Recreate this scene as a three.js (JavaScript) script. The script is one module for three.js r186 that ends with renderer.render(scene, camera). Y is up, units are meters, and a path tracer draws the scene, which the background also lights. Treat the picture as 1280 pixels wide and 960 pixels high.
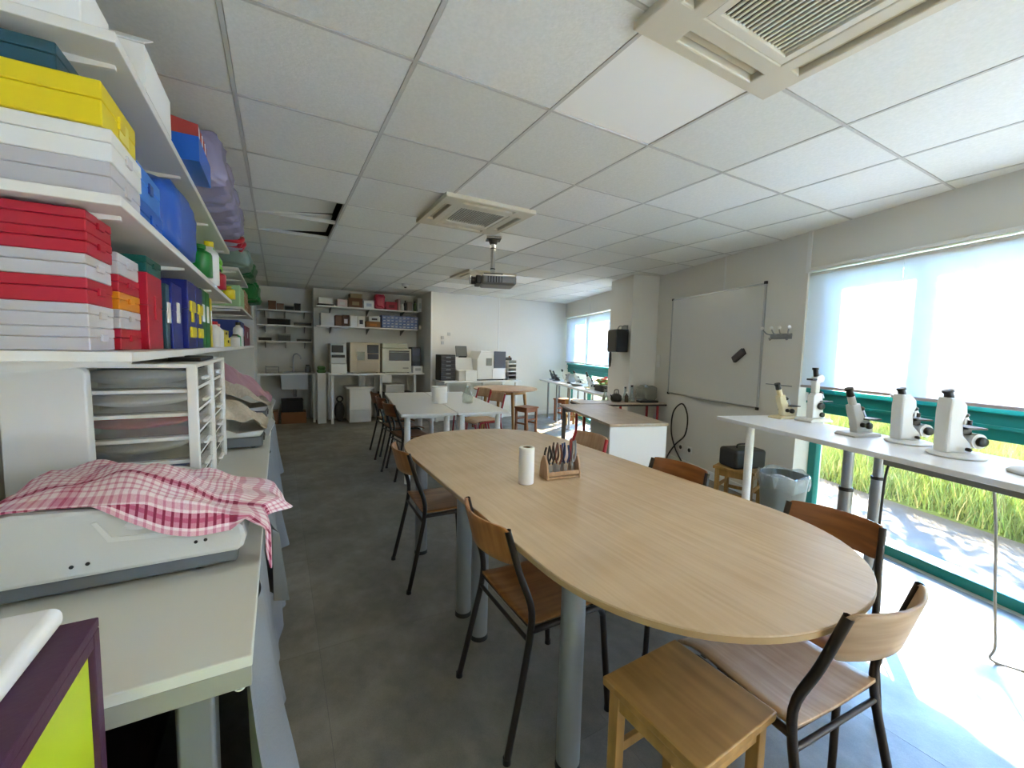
import * as THREE from 'three';
import { Sky } from 'three/addons/objects/Sky.js';
import { RoundedBoxGeometry } from 'three/addons/geometries/RoundedBoxGeometry.js';
import { RectAreaLightUniformsLib } from 'three/addons/lights/RectAreaLightUniformsLib.js';
import { mergeGeometries } from 'three/addons/utils/BufferGeometryUtils.js';

RectAreaLightUniformsLib.init();
// ---------------------------------------------------------------- camera, sky, sun, exposure
const D2R = Math.PI / 180;
const scene = new THREE.Scene();
const camera = new THREE.PerspectiveCamera(85.23, 4 / 3, 0.05, 200);
camera.position.set(0, 1.395, 0);
camera.rotation.set(-4.666 * D2R, -29.27 * D2R, 1.363 * D2R, 'YXZ');
const renderer = new THREE.WebGLRenderer();
renderer.toneMapping = THREE.LinearToneMapping;
renderer.toneMappingExposure = 5.5;
renderer.shadowMap.enabled = true;
const SUN_ELEV = 25 * D2R;
const sunDir = new THREE.Vector3(0.868 * Math.cos(SUN_ELEV), Math.sin(SUN_ELEV), -0.497 * Math.cos(SUN_ELEV)).normalize();
const sky = new Sky();
sky.scale.setScalar(900);
sky.material.uniforms.turbidity.value = 10;
sky.material.uniforms.rayleigh.value = 0.2;
sky.material.uniforms.mieCoefficient.value = 0.007;
sky.material.uniforms.mieDirectionalG.value = 0.75;
sky.material.uniforms.sunPosition.value.copy(sunDir);
scene.add(sky);
scene.environmentIntensity = 0.8;
const sun = new THREE.DirectionalLight(0xffecc2, 14);
sun.position.copy(sunDir).multiplyScalar(40);
sun.castShadow = true;
sun.shadow.mapSize.set(4096, 4096);
Object.assign(sun.shadow.camera, { left: -16, right: 16, top: 14, bottom: -14, near: 1, far: 90 });
scene.add(sun, sun.target);

// ---------------------------------------------------------------- helpers
let seed = 12345;
const rnd = () => { seed = (seed * 1664525 + 1013904223) >>> 0; return seed / 4294967296; };
const rr = (a, b) => a + (b - a) * rnd();
const V = (x, y, z) => new THREE.Vector3(x, y, z);
const taken = {};
function numbered(n) { taken[n] = (taken[n] ?? -1) + 1; return taken[n] ? n + '_' + String(taken[n]).padStart(3, '0') : n; }
const flat = (g) => { const o = g.index ? g.toNonIndexed() : g; for (const k of Object.keys(o.attributes)) if (!['position', 'normal', 'uv'].includes(k)) o.deleteAttribute(k); return o; };
// uv in metres from the dominant axis of the face
function boxUV(g) {
  const p = g.attributes.position, n = g.attributes.normal, uv = new Float32Array(p.count * 2);
  for (let i = 0; i < p.count; i++) {
    const ax = Math.abs(n.getX(i)), ay = Math.abs(n.getY(i)), az = Math.abs(n.getZ(i));
    if (ay >= ax && ay >= az) { uv[2 * i] = p.getX(i); uv[2 * i + 1] = p.getZ(i); }
    else if (ax >= az) { uv[2 * i] = p.getZ(i); uv[2 * i + 1] = p.getY(i); }
    else { uv[2 * i] = p.getX(i); uv[2 * i + 1] = p.getY(i); }
  }
  g.setAttribute('uv', new THREE.BufferAttribute(uv, 2));
  return g;
}
const merge = (gs) => { const a = (Array.isArray(gs) ? gs : [gs]).map(flat); return a.length === 1 ? a[0] : mergeGeometries(a); };
function obj(name, gs, mat, parent = scene, at, rot) {
  const g = gs.isBufferGeometry && gs.userData.keep ? gs : boxUVif(merge(gs), mat);
  const m = new THREE.Mesh(g, mat);
  m.name = parent === scene ? numbered(name) : name;
  m.castShadow = m.receiveShadow = true;
  if (at) m.position.set(...at);
  if (rot) m.rotation.set(...rot);
  parent.add(m);
  return m;
}
const boxUVif = (g, mat) => (mat.userData && mat.userData.ownUV ? g : boxUV(g));
function thing(name, label, category, at = [0, 0, 0], turn = 0, group) {
  const o = new THREE.Group(); o.name = numbered(name); o.position.set(...at); o.rotation.y = turn;
  o.userData = { label, category }; if (group) o.userData.group = group;
  scene.add(o); return o;
}
function tag(o, label, category, group) { o.userData.label = label; o.userData.category = category; if (group) o.userData.group = group; return o; }
function struct(name, gs, mat, parent = scene) { const o = obj(name, gs, mat, parent); if (parent === scene) o.userData.kind = 'structure'; return o; }
function structGroup(name) { const g = new THREE.Group(); g.name = numbered(name); g.userData.kind = 'structure'; scene.add(g); return g; }
function dup(root, at, turn, label, group) {
  const r = root.clone(); r.name = numbered(root.name.replace(/_\d{3}$/, '')); r.userData = { ...root.userData }; scene.add(r);
  if (at) r.position.set(...at); if (turn !== undefined) r.rotation.y = turn;
  if (label) r.userData.label = label; if (group) r.userData.group = group;
  return r;
}
const tf = (g, at, rot) => { if (rot) { g.applyMatrix4(new THREE.Matrix4().makeRotationFromEuler(new THREE.Euler(...rot))); } if (at) g.translate(...at); return g; };
const box = (x0, x1, y0, y1, z0, z1) => tf(new THREE.BoxGeometry(Math.abs(x1 - x0), Math.abs(y1 - y0), Math.abs(z1 - z0)), [(x0 + x1) / 2, (y0 + y1) / 2, (z0 + z1) / 2]);
const rbox = (x0, x1, y0, y1, z0, z1, r = 0.006, s = 2) => { const w = Math.abs(x1 - x0), h = Math.abs(y1 - y0), d = Math.abs(z1 - z0); return tf(new RoundedBoxGeometry(w, h, d, s, Math.min(r, w / 2.01, h / 2.01, d / 2.01)), [(x0 + x1) / 2, (y0 + y1) / 2, (z0 + z1) / 2]); };
const cyl = (r0, r1, y0, y1, x = 0, z = 0, n = 20) => tf(new THREE.CylinderGeometry(r1, r0, y1 - y0, n), [x, (y0 + y1) / 2, z]);
const UP = V(0, 1, 0);
const rod = (a, b, r, n = 10, r2 = r) => { const A = V(...a), B = V(...b), d = B.clone().sub(A), g = new THREE.CylinderGeometry(r2, r, d.length(), n); g.applyQuaternion(new THREE.Quaternion().setFromUnitVectors(UP, d.clone().normalize())); g.translate((A.x + B.x) / 2, (A.y + B.y) / 2, (A.z + B.z) / 2); return g; };
const tube = (pts, r, seg = 24, n = 8, tension = 0.5) => new THREE.TubeGeometry(new THREE.CatmullRomCurve3(pts.map((p) => V(...p)), false, 'catmullrom', tension), seg, r, n);
const lathe = (pts, n = 28, at) => tf(new THREE.LatheGeometry(pts.map((p) => new THREE.Vector2(p[0], p[1])), n), at);
const sph = (r, x, y, z, sx = 1, sy = 1, sz = 1, n = 14) => { const g = new THREE.SphereGeometry(r, n, Math.ceil(n * 0.7)); g.scale(sx, sy, sz); g.translate(x, y, z); return g; };
// polygon (x, z) pulled up from y0 to y1
function prism(poly, y0, y1, bev = 0) {
  const sh = new THREE.Shape(poly.map((p) => new THREE.Vector2(p[0], -p[1])));
  const g = new THREE.ExtrudeGeometry(sh, { depth: y1 - y0 - 2 * bev, bevelEnabled: bev > 0, bevelSize: bev, bevelThickness: bev, bevelOffset: -bev, bevelSegments: 2, curveSegments: 12 });
  g.rotateX(-Math.PI / 2); g.translate(0, y0 + bev, 0); return g;
}
// outline (x, y) pulled along z, centred on z = 0
function slab(poly, d, bev = 0) {
  const sh = new THREE.Shape(poly.map((p) => new THREE.Vector2(p[0], p[1])));
  const g = new THREE.ExtrudeGeometry(sh, { depth: d - 2 * bev, bevelEnabled: bev > 0, bevelSize: bev, bevelThickness: bev, bevelOffset: -bev, bevelSegments: 2 });
  g.translate(0, 0, -d / 2 + bev); return g;
}
function clipPoly(poly, nx, nz, c) { // keep nx*x + nz*z <= c
  const out = [];
  poly.forEach((p, i) => {
    const q = poly[(i + 1) % poly.length], dp = nx * p[0] + nz * p[1] - c, dq = nx * q[0] + nz * q[1] - c;
    if (dp <= 0) out.push(p);
    if (dp * dq < 0) { const t = dp / (dp - dq); out.push([p[0] + (q[0] - p[0]) * t, p[1] + (q[1] - p[1]) * t]); }
  });
  return out;
}
const area = (p) => Math.abs(p.reduce((s, a, i) => { const b = p[(i + 1) % p.length]; return s + a[0] * b[1] - b[0] * a[1]; }, 0) / 2);
// parametric sheet with thickness: f(u, v) -> [x, y, z]
function sheet(f, nu, nv, th = 0) {
  const pos = [], uv = [], idx = [];
  const P = (i, j) => V(...f(i / nu, j / nv));
  const side = (k) => {
    const base = pos.length / 3;
    for (let j = 0; j <= nv; j++) for (let i = 0; i <= nu; i++) {
      const p = P(i, j);
      if (th) { const a = P(Math.min(i + 1, nu), j).sub(P(Math.max(i - 1, 0), j)), b = P(i, Math.min(j + 1, nv)).sub(P(i, Math.max(j - 1, 0))); p.addScaledVector(a.cross(b).normalize(), k * th / 2); }
      pos.push(p.x, p.y, p.z); uv.push(i / nu, j / nv);
    }
    for (let j = 0; j < nv; j++) for (let i = 0; i < nu; i++) {
      const a = base + j * (nu + 1) + i, b = a + 1, c = a + nu + 1, d = c + 1;
      if (k > 0) idx.push(a, b, d, a, d, c); else idx.push(a, d, b, a, c, d);
    }
    return base;
  };
  const t = side(1);
  if (th) {
    const u = side(-1), W = nu + 1, rim = [];
    for (let i = 0; i < nu; i++) { rim.push([i, i + 1]); rim.push([nv * W + i + 1, nv * W + i]); }
    for (let j = 0; j < nv; j++) { rim.push([(j + 1) * W, j * W]); rim.push([j * W + nu, (j + 1) * W + nu]); }
    for (const [a, b] of rim) idx.push(t + a, u + a, u + b, t + a, u + b, t + b);
  }
  const g = new THREE.BufferGeometry();
  g.setAttribute('position', new THREE.Float32BufferAttribute(pos, 3)); g.setAttribute('uv', new THREE.Float32BufferAttribute(uv, 2)); g.setIndex(idx); g.computeVertexNormals();
  return g;
}
// ---------------------------------------------------------------- textures
function hash2(x, y, s) { let h = (x * 374761393 + y * 668265263 + s * 1442695041) | 0; h = Math.imul(h ^ (h >>> 13), 1274126177); return ((h ^ (h >>> 16)) >>> 0) / 4294967296; }
function vnoise(x, y, px, py, s) { // periodic value noise
  const xi = Math.floor(x), yi = Math.floor(y), fx = x - xi, fy = y - yi, u = fx * fx * (3 - 2 * fx), v = fy * fy * (3 - 2 * fy);
  const w = (a, p) => ((a % p) + p) % p, h = (a, b) => hash2(w(a, px), w(b, py), s);
  return (h(xi, yi) * (1 - u) + h(xi + 1, yi) * u) * (1 - v) + (h(xi, yi + 1) * (1 - u) + h(xi + 1, yi + 1) * u) * v;
}
const fbm = (u, v, fx, fy, oct, s) => { let t = 0, a = 0.5, n = 0; for (let k = 0; k < oct; k++) { t += a * vnoise(u * fx, v * fy, fx, fy, s + k); n += a; a *= 0.55; fx *= 2; fy *= 2; } return t / n; };
const mixc = (a, b, t) => [a[0] + (b[0] - a[0]) * t, a[1] + (b[1] - a[1]) * t, a[2] + (b[2] - a[2]) * t];
function tex(n, m, f, srgb = true, rx = 1, ry = 1) {
  const d = new Uint8Array(n * m * 4);
  for (let j = 0; j < m; j++) for (let i = 0; i < n; i++) { const c = f(i / n, j / m), k = 4 * (j * n + i); if (typeof c === 'number') { d[k] = d[k + 1] = d[k + 2] = Math.max(0, Math.min(255, c * 255)); } else { d[k] = Math.max(0, Math.min(255, c[0])); d[k + 1] = Math.max(0, Math.min(255, c[1])); d[k + 2] = Math.max(0, Math.min(255, c[2])); } d[k + 3] = 255; }
  const t = new THREE.DataTexture(d, n, m); t.wrapS = t.wrapT = THREE.RepeatWrapping; t.magFilter = THREE.LinearFilter; t.minFilter = THREE.LinearMipmapLinearFilter; t.generateMipmaps = true;
  if (srgb) t.colorSpace = THREE.SRGBColorSpace; t.repeat.set(rx, ry); t.needsUpdate = true; return t;
}
const hex = (h) => [(h >> 16) & 255, (h >> 8) & 255, h & 255];
const M = (color, rough = 0.6, o = {}) => new THREE.MeshStandardMaterial({ color, roughness: rough, ...o });
const MP = (color, rough = 0.6, o = {}) => new THREE.MeshPhysicalMaterial({ color, roughness: rough, ...o });
// fine grain shared by painted and plastic surfaces (relief only)
const grain = tex(256, 256, (u, v) => fbm(u, v, 48, 48, 3, 5), false, 3, 3);
const woodTex = (c0, c1, s, rx, ry, fx = 5, fy = 60) => tex(512, 512, (u, v) => { const w = fbm(u, v, 2, 4, 2, s + 9) * 0.25; const t = 0.62 * fbm(u + w * 0.06, v + w * 0.12, fx, fy, 3, s) + 0.38 * fbm(u, v, 3, 8, 3, s + 3); return mixc(hex(c0), hex(c1), Math.min(1, Math.max(0, (t - 0.25) * 2))); }, true, rx, ry);
const wallRelief = tex(256, 256, (u, v) => fbm(u, v, 30, 30, 3, 31), false, 1.2, 1.2);
const mats = {
  wall: M(0xe2e0d8, 0.75, { bumpMap: wallRelief, bumpScale: 0.0006 }),
  white: M(0xe8e8e4, 0.45),
  whiteGloss: M(0xf0f0ee, 0.3),
  shelf: M(0xe6e4de, 0.45),
  tbar: M(0xc4c3bd, 0.6),  // bars are white; the grey puts their shadow lines into the colour
  plenum: M(0x3a3834, 0.95),
  teal: M(0x0d7d78, 0.4),
  dark: M(0x1b1b1d, 0.5),
  black: M(0x0f0f10, 0.4),
  steel: M(0xb9bcbd, 0.3, { metalness: 0.9 }),
  chrome: M(0xd6d8da, 0.12, { metalness: 1 }),
  greyMetal: M(0x8f9294, 0.4, { metalness: 0.45 }),
  frameBrown: M(0x241c1a, 0.42, { metalness: 0.2 }),
  red: M(0xa3202a, 0.45),
  cardboard: M(0x9a7350, 0.85),
  paper: M(0xeeeeea, 0.85),
};
// ---------------------------------------------------------------- the room
const CEIL = 2.442, FA = 16.5 * D2R, FX = 3.93, FZ = -1.969;
const sinA = Math.sin(FA), cosA = Math.cos(FA);
// facade frame: s runs along the window wall away from the camera, off is the distance from it into the room
const FP = (s, y, off) => [FX + sinA * s - cosA * off, y, FZ - cosA * s - sinA * off];
const inFacade = (g) => { g.rotateY(-FA); g.translate(FX, 0, FZ); return g; };
const fbox = (s0, s1, y0, y1, o0, o1) => inFacade(box(-o0, -o1, y0, y1, -s0, -s1));
const frbox = (s0, s1, y0, y1, o0, o1, r = 0.008) => inFacade(rbox(-o0, -o1, y0, y1, -s0, -s1, r));
// half plane of the facade: cosA*x + sinA*z <= c inside the room
const facadeC = cosA * FX + sinA * FZ;
const ZB = 2.6, XL = -0.78, ZW = -7.62, ZS = -8.55, ZK = -8.9, XA = 2.5, XR = 0.58;

// floor: vinyl tiles with a mottled cement print
const floorTex = tex(512, 512, (u, v) => { const t = 0.55 * fbm(u, v, 5, 5, 5, 41) + 0.3 * fbm(u, v, 24, 20, 3, 47) + 0.15 * hash2(u * 512 | 0, v * 512 | 0, 3); return mixc([116, 112, 102], [154, 149, 138], Math.min(1, Math.max(0, (t - 0.25) * 1.9))); }, true, 0.9, 0.9);
const floorRough = tex(256, 256, (u, v) => 0.42 + 0.2 * fbm(u, v, 9, 9, 4, 77), false, 0.9, 0.9);
const floorMats = [0xffffff, 0xf3f2f0, 0xfafaf8, 0xeeedea].map((c) => M(c, 1, { map: floorTex, roughnessMap: floorRough, bumpMap: grain, bumpScale: 0.0003 }));
{
  const fl = structGroup('floor');
  obj('screed', prism(clipPoly([[XL - 0.2, ZB + 0.2], [7, ZB + 0.2], [7, -9.2], [XL - 0.2, -9.2]], cosA, sinA, facadeC + 0.3), -0.12, -0.003), M(0x55534f, 0.9), fl);
  const tw = 0.92, tl = 0.92;
  for (let i = 0; i < 8; i++) for (let j = 0; j < 14; j++) {
    const x = XL + i * tw, z = ZB - j * tl, g = 0.0006;
    let p = [[x + g, z - g], [x + tw - g, z - g], [x + tw - g, z - tl + g], [x + g, z - tl + g]];
    p = clipPoly(p, cosA, sinA, facadeC + 0.02);
    if (p.length < 3 || area(p) < 0.004 || z < -9) continue;
    obj('floor_tile', prism(p, -0.006, 0), floorMats[Math.floor(rnd() * 4)], fl);
  }
}
// ceiling: lay-in tiles on a T grid, each tile a piece of its own
const tileTex = tex(256, 256, (u, v) => { const t = fbm(u, v, 60, 60, 2, 91), k = hash2(u * 256 | 0, v * 256 | 0, 8); return mixc([226, 227, 221], [240, 240, 235], t * 0.8 + k * 0.2); }, true, 1.7, 1.7);
const tileMats = [0xffffff, 0xf8f8f6, 0xf2f2ef, 0xfcfcfa].map((c) => M(c, 0.85, { map: tileTex, bumpMap: grain, bumpScale: 0.0006 }));
const PANEL_FILL_POWER = 1.1, panelMat = M(0xf1f2ee, 0.4, { emissive: 0xfff4e2, emissiveIntensity: 0.006 });
const ce = structGroup('ceiling');
const GX = 0.46, GZ = -1.604, T6 = 0.6;
const acCells = ['1,-2', '1,2', '3,6'];
const panelCells = ['1,-1', '2,3', '4,6', '3,8', '1,-5'];  // last cell is an unseen panel, added behind the camera
{
  const x0 = XL, roof = clipPoly([[XL - 0.2, ZB + 0.2], [7.5, ZB + 0.2], [7.5, -9.2], [XL - 0.2, -9.2]], cosA, sinA, facadeC + 0.3);
  obj('roof_slab', prism(roof, 2.95, 3.15), mats.plenum, ce);
  const bars = [];
  for (let i = -3; i < 10; i++) for (let j = -8; j < 13; j++) {
    const x = GX + i * T6, z = GZ - j * T6, g = 0.0088;
    let p = [[x + g, z - g], [x + T6 - g, z - g], [x + T6 - g, z - T6 + g], [x + g, z - T6 + g]];
    p = clipPoly(clipPoly(clipPoly(clipPoly(p, cosA, sinA, facadeC), -1, 0, -XL), 0, 1, ZB), 0, -1, -ZK);
    if (p.length < 3 || area(p) < 0.002) continue;
    const key = i + ',' + j;
    if (acCells.includes(key)) continue;
    if (key === '-1,3' || key === '-1,4') { // pushed up at its right side: a dark slot shows along its edge
      const up = key === '-1,3' ? 0.13 : 0.1, gx = box(0.004, T6 - 0.03, 0, 0.015, -T6 + 0.06, 0.03);
      obj('ceiling_tile', gx, tileMats[2], ce, [x, CEIL + 0.003, z - 0.02], [0, 0, up]).userData.label = 'ceiling tile tilted out of its grid';
      continue;
    }
    const lit = panelCells.includes(key);
    if (lit) { const L = new THREE.RectAreaLight(0xfff6da, PANEL_FILL_POWER, 0.56, 0.56); L.position.set(x + 0.3, CEIL - 0.006, z - 0.3); L.rotation.x = -Math.PI / 2; L.name = 'panel_fill_light'; scene.add(L); }  // added fill: panels switched on to lift the interior light
    obj(lit ? 'light_panel' : 'ceiling_tile', prism(p, CEIL + (lit ? 0.004 : 0.001), CEIL + 0.016, 0.002), lit ? panelMat : tileMats[Math.floor(rnd() * 4)], ce);
  }
  const clipB = (q) => clipPoly(clipPoly(clipPoly(clipPoly(q, cosA, sinA, facadeC), -1, 0, -XL), 0, 1, ZB), 0, -1, -ZK);
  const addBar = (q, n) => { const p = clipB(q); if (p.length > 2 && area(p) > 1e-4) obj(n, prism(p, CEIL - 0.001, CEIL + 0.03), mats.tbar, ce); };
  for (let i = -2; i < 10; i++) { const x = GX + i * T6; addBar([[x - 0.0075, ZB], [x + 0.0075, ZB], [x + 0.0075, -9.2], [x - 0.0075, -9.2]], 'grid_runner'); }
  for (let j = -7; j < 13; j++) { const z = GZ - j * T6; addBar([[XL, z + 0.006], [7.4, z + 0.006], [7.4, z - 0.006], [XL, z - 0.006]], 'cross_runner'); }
}
// walls
struct('wall_left', [box(XL - 0.2, XL, -0.1, 3, ZB + 0.2, -9.1), box(XL, -0.335, 0, 3, -7.7, -9.1)], mats.wall);
struct('wall_behind', box(XL, 4, -0.1, 3, ZB, ZB + 0.2), mats.wall);
struct('wall_far', [box(XA, 6.4, -0.1, 3, ZW, ZW - 0.2), box(XA, XA + 0.2, -0.1, 3, ZW - 0.2, -9.1)], mats.wall);
struct('wall_alcove', box(XR, XA, -0.1, 3, ZS, -9.1), mats.wall);
struct('wall_sink', box(-0.335, XR, -0.1, 3, ZK, -9.1), mats.wall);
const sF = (-ZW + FZ) / cosA; // s where far wall meets the facade
// window wall: solid part with whiteboard, column, header, lower band
const S0 = -0.05, SC0 = 2.2, SC1 = 2.85;
struct('wall_right', [fbox(S0, SC1, -0.1, 3, 0, -0.3), fbox(-5.2, S0, 2.115, 3, 0, -0.3), fbox(SC1, sF + 0.2, 2.13, 3, 0, -0.3)], mats.wall);
struct('wall_right_column', fbox(SC0, SC1, 0, 3, 0.39, -0.1), mats.wall);
// raised joints of the wall panels
{
  const tr = (s) => frbox(s - 0.012, s + 0.012, 2.115, CEIL, 0, 0.006, 0.002);
  struct('trim_1', [frbox(S0 - 0.02, S0 + 0.02, 2.1, CEIL, 0, 0.006, 0.002)], mats.white);
  struct('trim_2', [frbox(0.93, 0.955, 2.1, CEIL, 0, 0.005, 0.002)], mats.white);
  struct('trim_3', [frbox(4.55, 4.575, 2.13, CEIL, 0, 0.006, 0.002)], mats.white);
  struct('trim_4', [frbox(-5.2, S0, 2.112, 2.135, 0, 0.012, 0.003)], mats.white);
  struct('trim_5', [rbox(3.92, 3.945, 0, CEIL, ZW, ZW + 0.006, 0.002)], mats.white);
  struct('trim_6', [rbox(XA, XA + 0.03, 0, CEIL, ZW, ZW + 0.008, 0.002)], mats.white);
  struct('baseboard_right', [frbox(S0, SC0, 0, 0.09, 0, 0.014, 0.003)], mats.white);
  struct('baseboard_far', [rbox(XA, 5.6, 0, 0.09, ZW, ZW + 0.014, 0.003)], mats.white);
}
// windows: teal frames set 0.18 m behind the inner face, clear glass below the transom, windows with roller blinds above
const glassMat = MP(0xffffff, 0.0, { transmission: 1, thickness: 0, ior: 1.5 });
function windowBay(name, s0, s1, edges, y1, lower = edges) {
  const w = structGroup(name), o0 = -0.15, o1 = -0.21;
  obj('bottom_rail', frbox(s0, s1, 0, 0.07, -0.06, o1), mats.teal, w);
  obj('transom', [frbox(s0, s1, 0.93, 1.1, -0.1, o1), frbox(s0, s1, 1.0, 1.02, -0.085, -0.1, 0.003), frbox(s0, s1, 1.09, 1.13, -0.07, o1)], mats.teal, w);
  obj('head_rail', frbox(s0, s1, y1 - 0.05, y1 + 0.03, o0, o1), mats.teal, w);
  edges.forEach((e) => obj('mullion', frbox(e - 0.035, e + 0.035, 1.12, y1, o0, o1), mats.teal, w));
  lower.forEach((e) => obj('lower_mullion', frbox(e - 0.035, e + 0.035, 0.05, 0.94, o0, o1), mats.teal, w));
  for (let k = 0; k + 1 < edges.length; k++) {
    obj('upper_pane', fbox(edges[k] + 0.03, edges[k + 1] - 0.03, 1.12, y1 - 0.04, -0.178, -0.182), glassMat, w);
  }
  for (let k = 0; k + 1 < lower.length; k++) obj('lower_pane', fbox(lower[k] + 0.03, lower[k + 1] - 0.03, 0.06, 0.94, -0.178, -0.182), glassMat, w);
  obj('sill_plate', fbox(s0, s1, -0.12, 0.001, -0.02, -0.3), M(0xb9b6ae, 0.6), w);
  return w;
}
windowBay('window_1', -5.2, S0, [-5.17, -3.95, -2.75, -1.95, -0.735, S0 - 0.035], 2.115, [-5.17, -3.95, -2.75, -1.53, S0 - 0.035]);
windowBay('window_2', SC1, sF + 0.1, [SC1 + 0.04, 3.85, 4.85, sF - 0.02], 2.13);
// ---------------------------------------------------------------- outside
{
  const paveTex = tex(256, 256, (u, v) => mixc([66, 64, 62], [98, 95, 91], 0.6 * fbm(u, v, 6, 6, 4, 61) + 0.4 * hash2(u * 256 | 0, v * 256 | 0, 4)), true, 0.8, 0.8);
  const pave = struct('pavement', fbox(-9, 14, -0.2, -0.105, -0.25, -1.69), M(0xffffff, 0.9, { map: paveTex, bumpMap: grain, bumpScale: 0.002 }));
  const earth = M(0x4c5a2a, 1);
  const lawn = struct('lawn', sheetBank(), earth);
  function sheetBank() { // gently rising bank
    return inFacade(sheet((u, v) => { const off = 1.66 + 26 * u * u, s = -12 + 30 * v; return [off, -0.075 - 0.09 * Math.exp(-(off - 1.66) * 14) + Math.min(0.85, 0.2 * (off - 1.7)) * 0.55 + 0.04 * Math.sin(s * 1.7 + off), -s]; }, 30, 40));
  }
  // grass blades
  const bl = new THREE.BufferGeometry();
  const bp = [], bi = [], N = 4;
  for (let k = 0; k <= N; k++) { const t = k / N, w = 0.006 * (1 - t * 0.9), b = 0.3 * t * t; bp.push(-w, t, b, w, t, b); if (k < N) { const a = 2 * k; bi.push(a, a + 1, a + 3, a, a + 3, a + 2); } }
  bl.setAttribute('position', new THREE.Float32BufferAttribute(bp, 3)); bl.setIndex(bi); bl.computeVertexNormals();
  const grassMat = MP(0xffffff, 0.8, { side: THREE.DoubleSide, transmission: 0.3, thickness: 0 });
  const CNT = 54000, gr = new THREE.InstancedMesh(bl, grassMat, CNT), m4 = new THREE.Matrix4(), q = new THREE.Quaternion(), e = new THREE.Euler();
  for (let k = 0; k < CNT; k++) {
    const near = rnd() < 0.75, off = near ? 1.7 + 2.6 * Math.pow(rnd(), 1.2) : rr(3, 9), s = near ? rr(-5, 5.5) : rr(-3, 12);
    const edge = Math.min(1, (off - 1.66) / 0.5), h = rr(0.22, 0.5) * (0.45 + 0.55 * edge), P = FP(s, 0, -off);
    const y = -0.13 + Math.min(0.85, 0.2 * (off - 1.7)) * 0.55 + 0.04 * Math.sin(s * 1.7 + off);
    e.set(rr(-0.25, 0.25), rr(0, 6.28), rr(-0.25, 0.25)); q.setFromEuler(e);
    m4.compose(V(P[0], y, P[2]), q, V(rr(0.8, 1.5), h, rr(0.5, 1.2) * h)); gr.setMatrixAt(k, m4);
    const c = new THREE.Color(); const t = rnd();
    c.setHSL(0.205 + 0.045 * rnd(), 0.5 + 0.2 * rnd(), 0.13 + 0.12 * t); if (rnd() < 0.1) c.setHSL(0.14, 0.45, 0.34); gr.setColorAt(k, c);
  }
  gr.name = 'tall_grass'; gr.castShadow = gr.receiveShadow = true; tag(gr, 'tall bright green grass growing on the bank outside', 'grass'); gr.userData.kind = 'stuff'; scene.add(gr);
  // trees between the sun and the windows
  const lf = new THREE.BufferGeometry();
  lf.setAttribute('position', new THREE.Float32BufferAttribute([0, 0, 0, 0.32, 0.5, 0.06, 0, 0.55, 0, -0.32, 0.5, 0.06, 0, 1, -0.06], 3)); lf.setIndex([0, 1, 2, 0, 2, 3, 2, 1, 4, 3, 2, 4]); lf.computeVertexNormals();
  const leafMat = MP(0x55732c, 0.7, { side: THREE.DoubleSide, transmission: 0.35, thickness: 0 }), bark = M(0x54463a, 0.95, { bumpMap: grain, bumpScale: 0.01 });
  function tree(label, s, off, y0, h, r, count) {
    const P = FP(s, -0.1, off), t = thing('garden_tree', label, 'tree', P, 0, 'trees on the bank outside');
    obj('trunk', tube([[0, 0, 0], [0.04, h * 0.3, 0.03], [-0.03, h * 0.6, 0], [0.02, h * 0.9, 0.04]], 0.055, 14, 8), bark, t);
    const ends = [];
    for (let k = 0; k < 11; k++) { const a = k * 2.4, y = y0 + (h - y0) * (k / 11), l = r * rr(0.6, 1); const b = [Math.cos(a) * l, y + rr(0.2, 0.6), Math.sin(a) * l]; ends.push(b); obj('branch', rod([0, y, 0], b, 0.018, 6, 0.006), bark, t); }
    const im = new THREE.InstancedMesh(lf, leafMat, count);
    for (let k = 0; k < count; k++) {
      const b = ends[Math.floor(rnd() * ends.length)], f = rr(0.35, 1.1), sp = 0.34 * r;
      m4.compose(V(b[0] * f + rr(-sp, sp), b[1] - (1 - f) * 0.25 + rr(-sp, sp), b[2] * f + rr(-sp, sp)), q.setFromEuler(e.set(rr(0, 6.3), rr(0, 6.3), rr(0, 6.3))), V(1, 1, 1).multiplyScalar(rr(0.06, 0.11)));
      im.setMatrixAt(k, m4);
    }
    im.name = 'foliage'; im.userData.kind = 'stuff'; im.castShadow = true; t.add(im);
  }
  tree('young leafy tree nearest the near window bay', 2.75, -4.0, 1.3, 3.3, 1.25, 2100);
  tree('broad leafy tree outside the middle of the window wall', 6.2, -4.6, 1.4, 3.9, 1.5, 2600);
  tree('leafy tree farthest along the window wall', 9.2, -4.4, 1.5, 4.2, 1.5, 2600);
}
// roller blinds: translucent cloth lit by the sun from outside
const blindMat = MP(0xf2f5fb, 1, { transmission: 0.5, thickness: 0, side: THREE.DoubleSide });
const blindBar = M(0xb9aeb0, 0.5);
function blind(s0, s1, y0, y1, label, group) {
  const t = thing('roller_blind', label, 'blind', FP((s0 + s1) / 2, y0, -0.02), -FA, group), h = Math.abs(s1 - s0) / 2;
  obj('fabric', box(-0.001, 0.001, 0.018, y1 - y0 - 0.02, -h, h), blindMat, t);
  obj('roller', rod([0.02, y1 - y0 - 0.03, -h], [0.02, y1 - y0 - 0.03, h], 0.022, 14), mats.white, t);
  obj('bottom_bar', rbox(-0.012, 0.012, 0, 0.022, -h, h, 0.006), blindBar, t);
}
blind(-0.755, S0, 1.135, 2.11, 'narrow roller blind beside the coat hooks', 'roller blinds');
blind(-1.985, -0.757, 1.125, 2.11, 'wide roller blind at the right edge, above the white microscopes', 'roller blinds');
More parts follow.
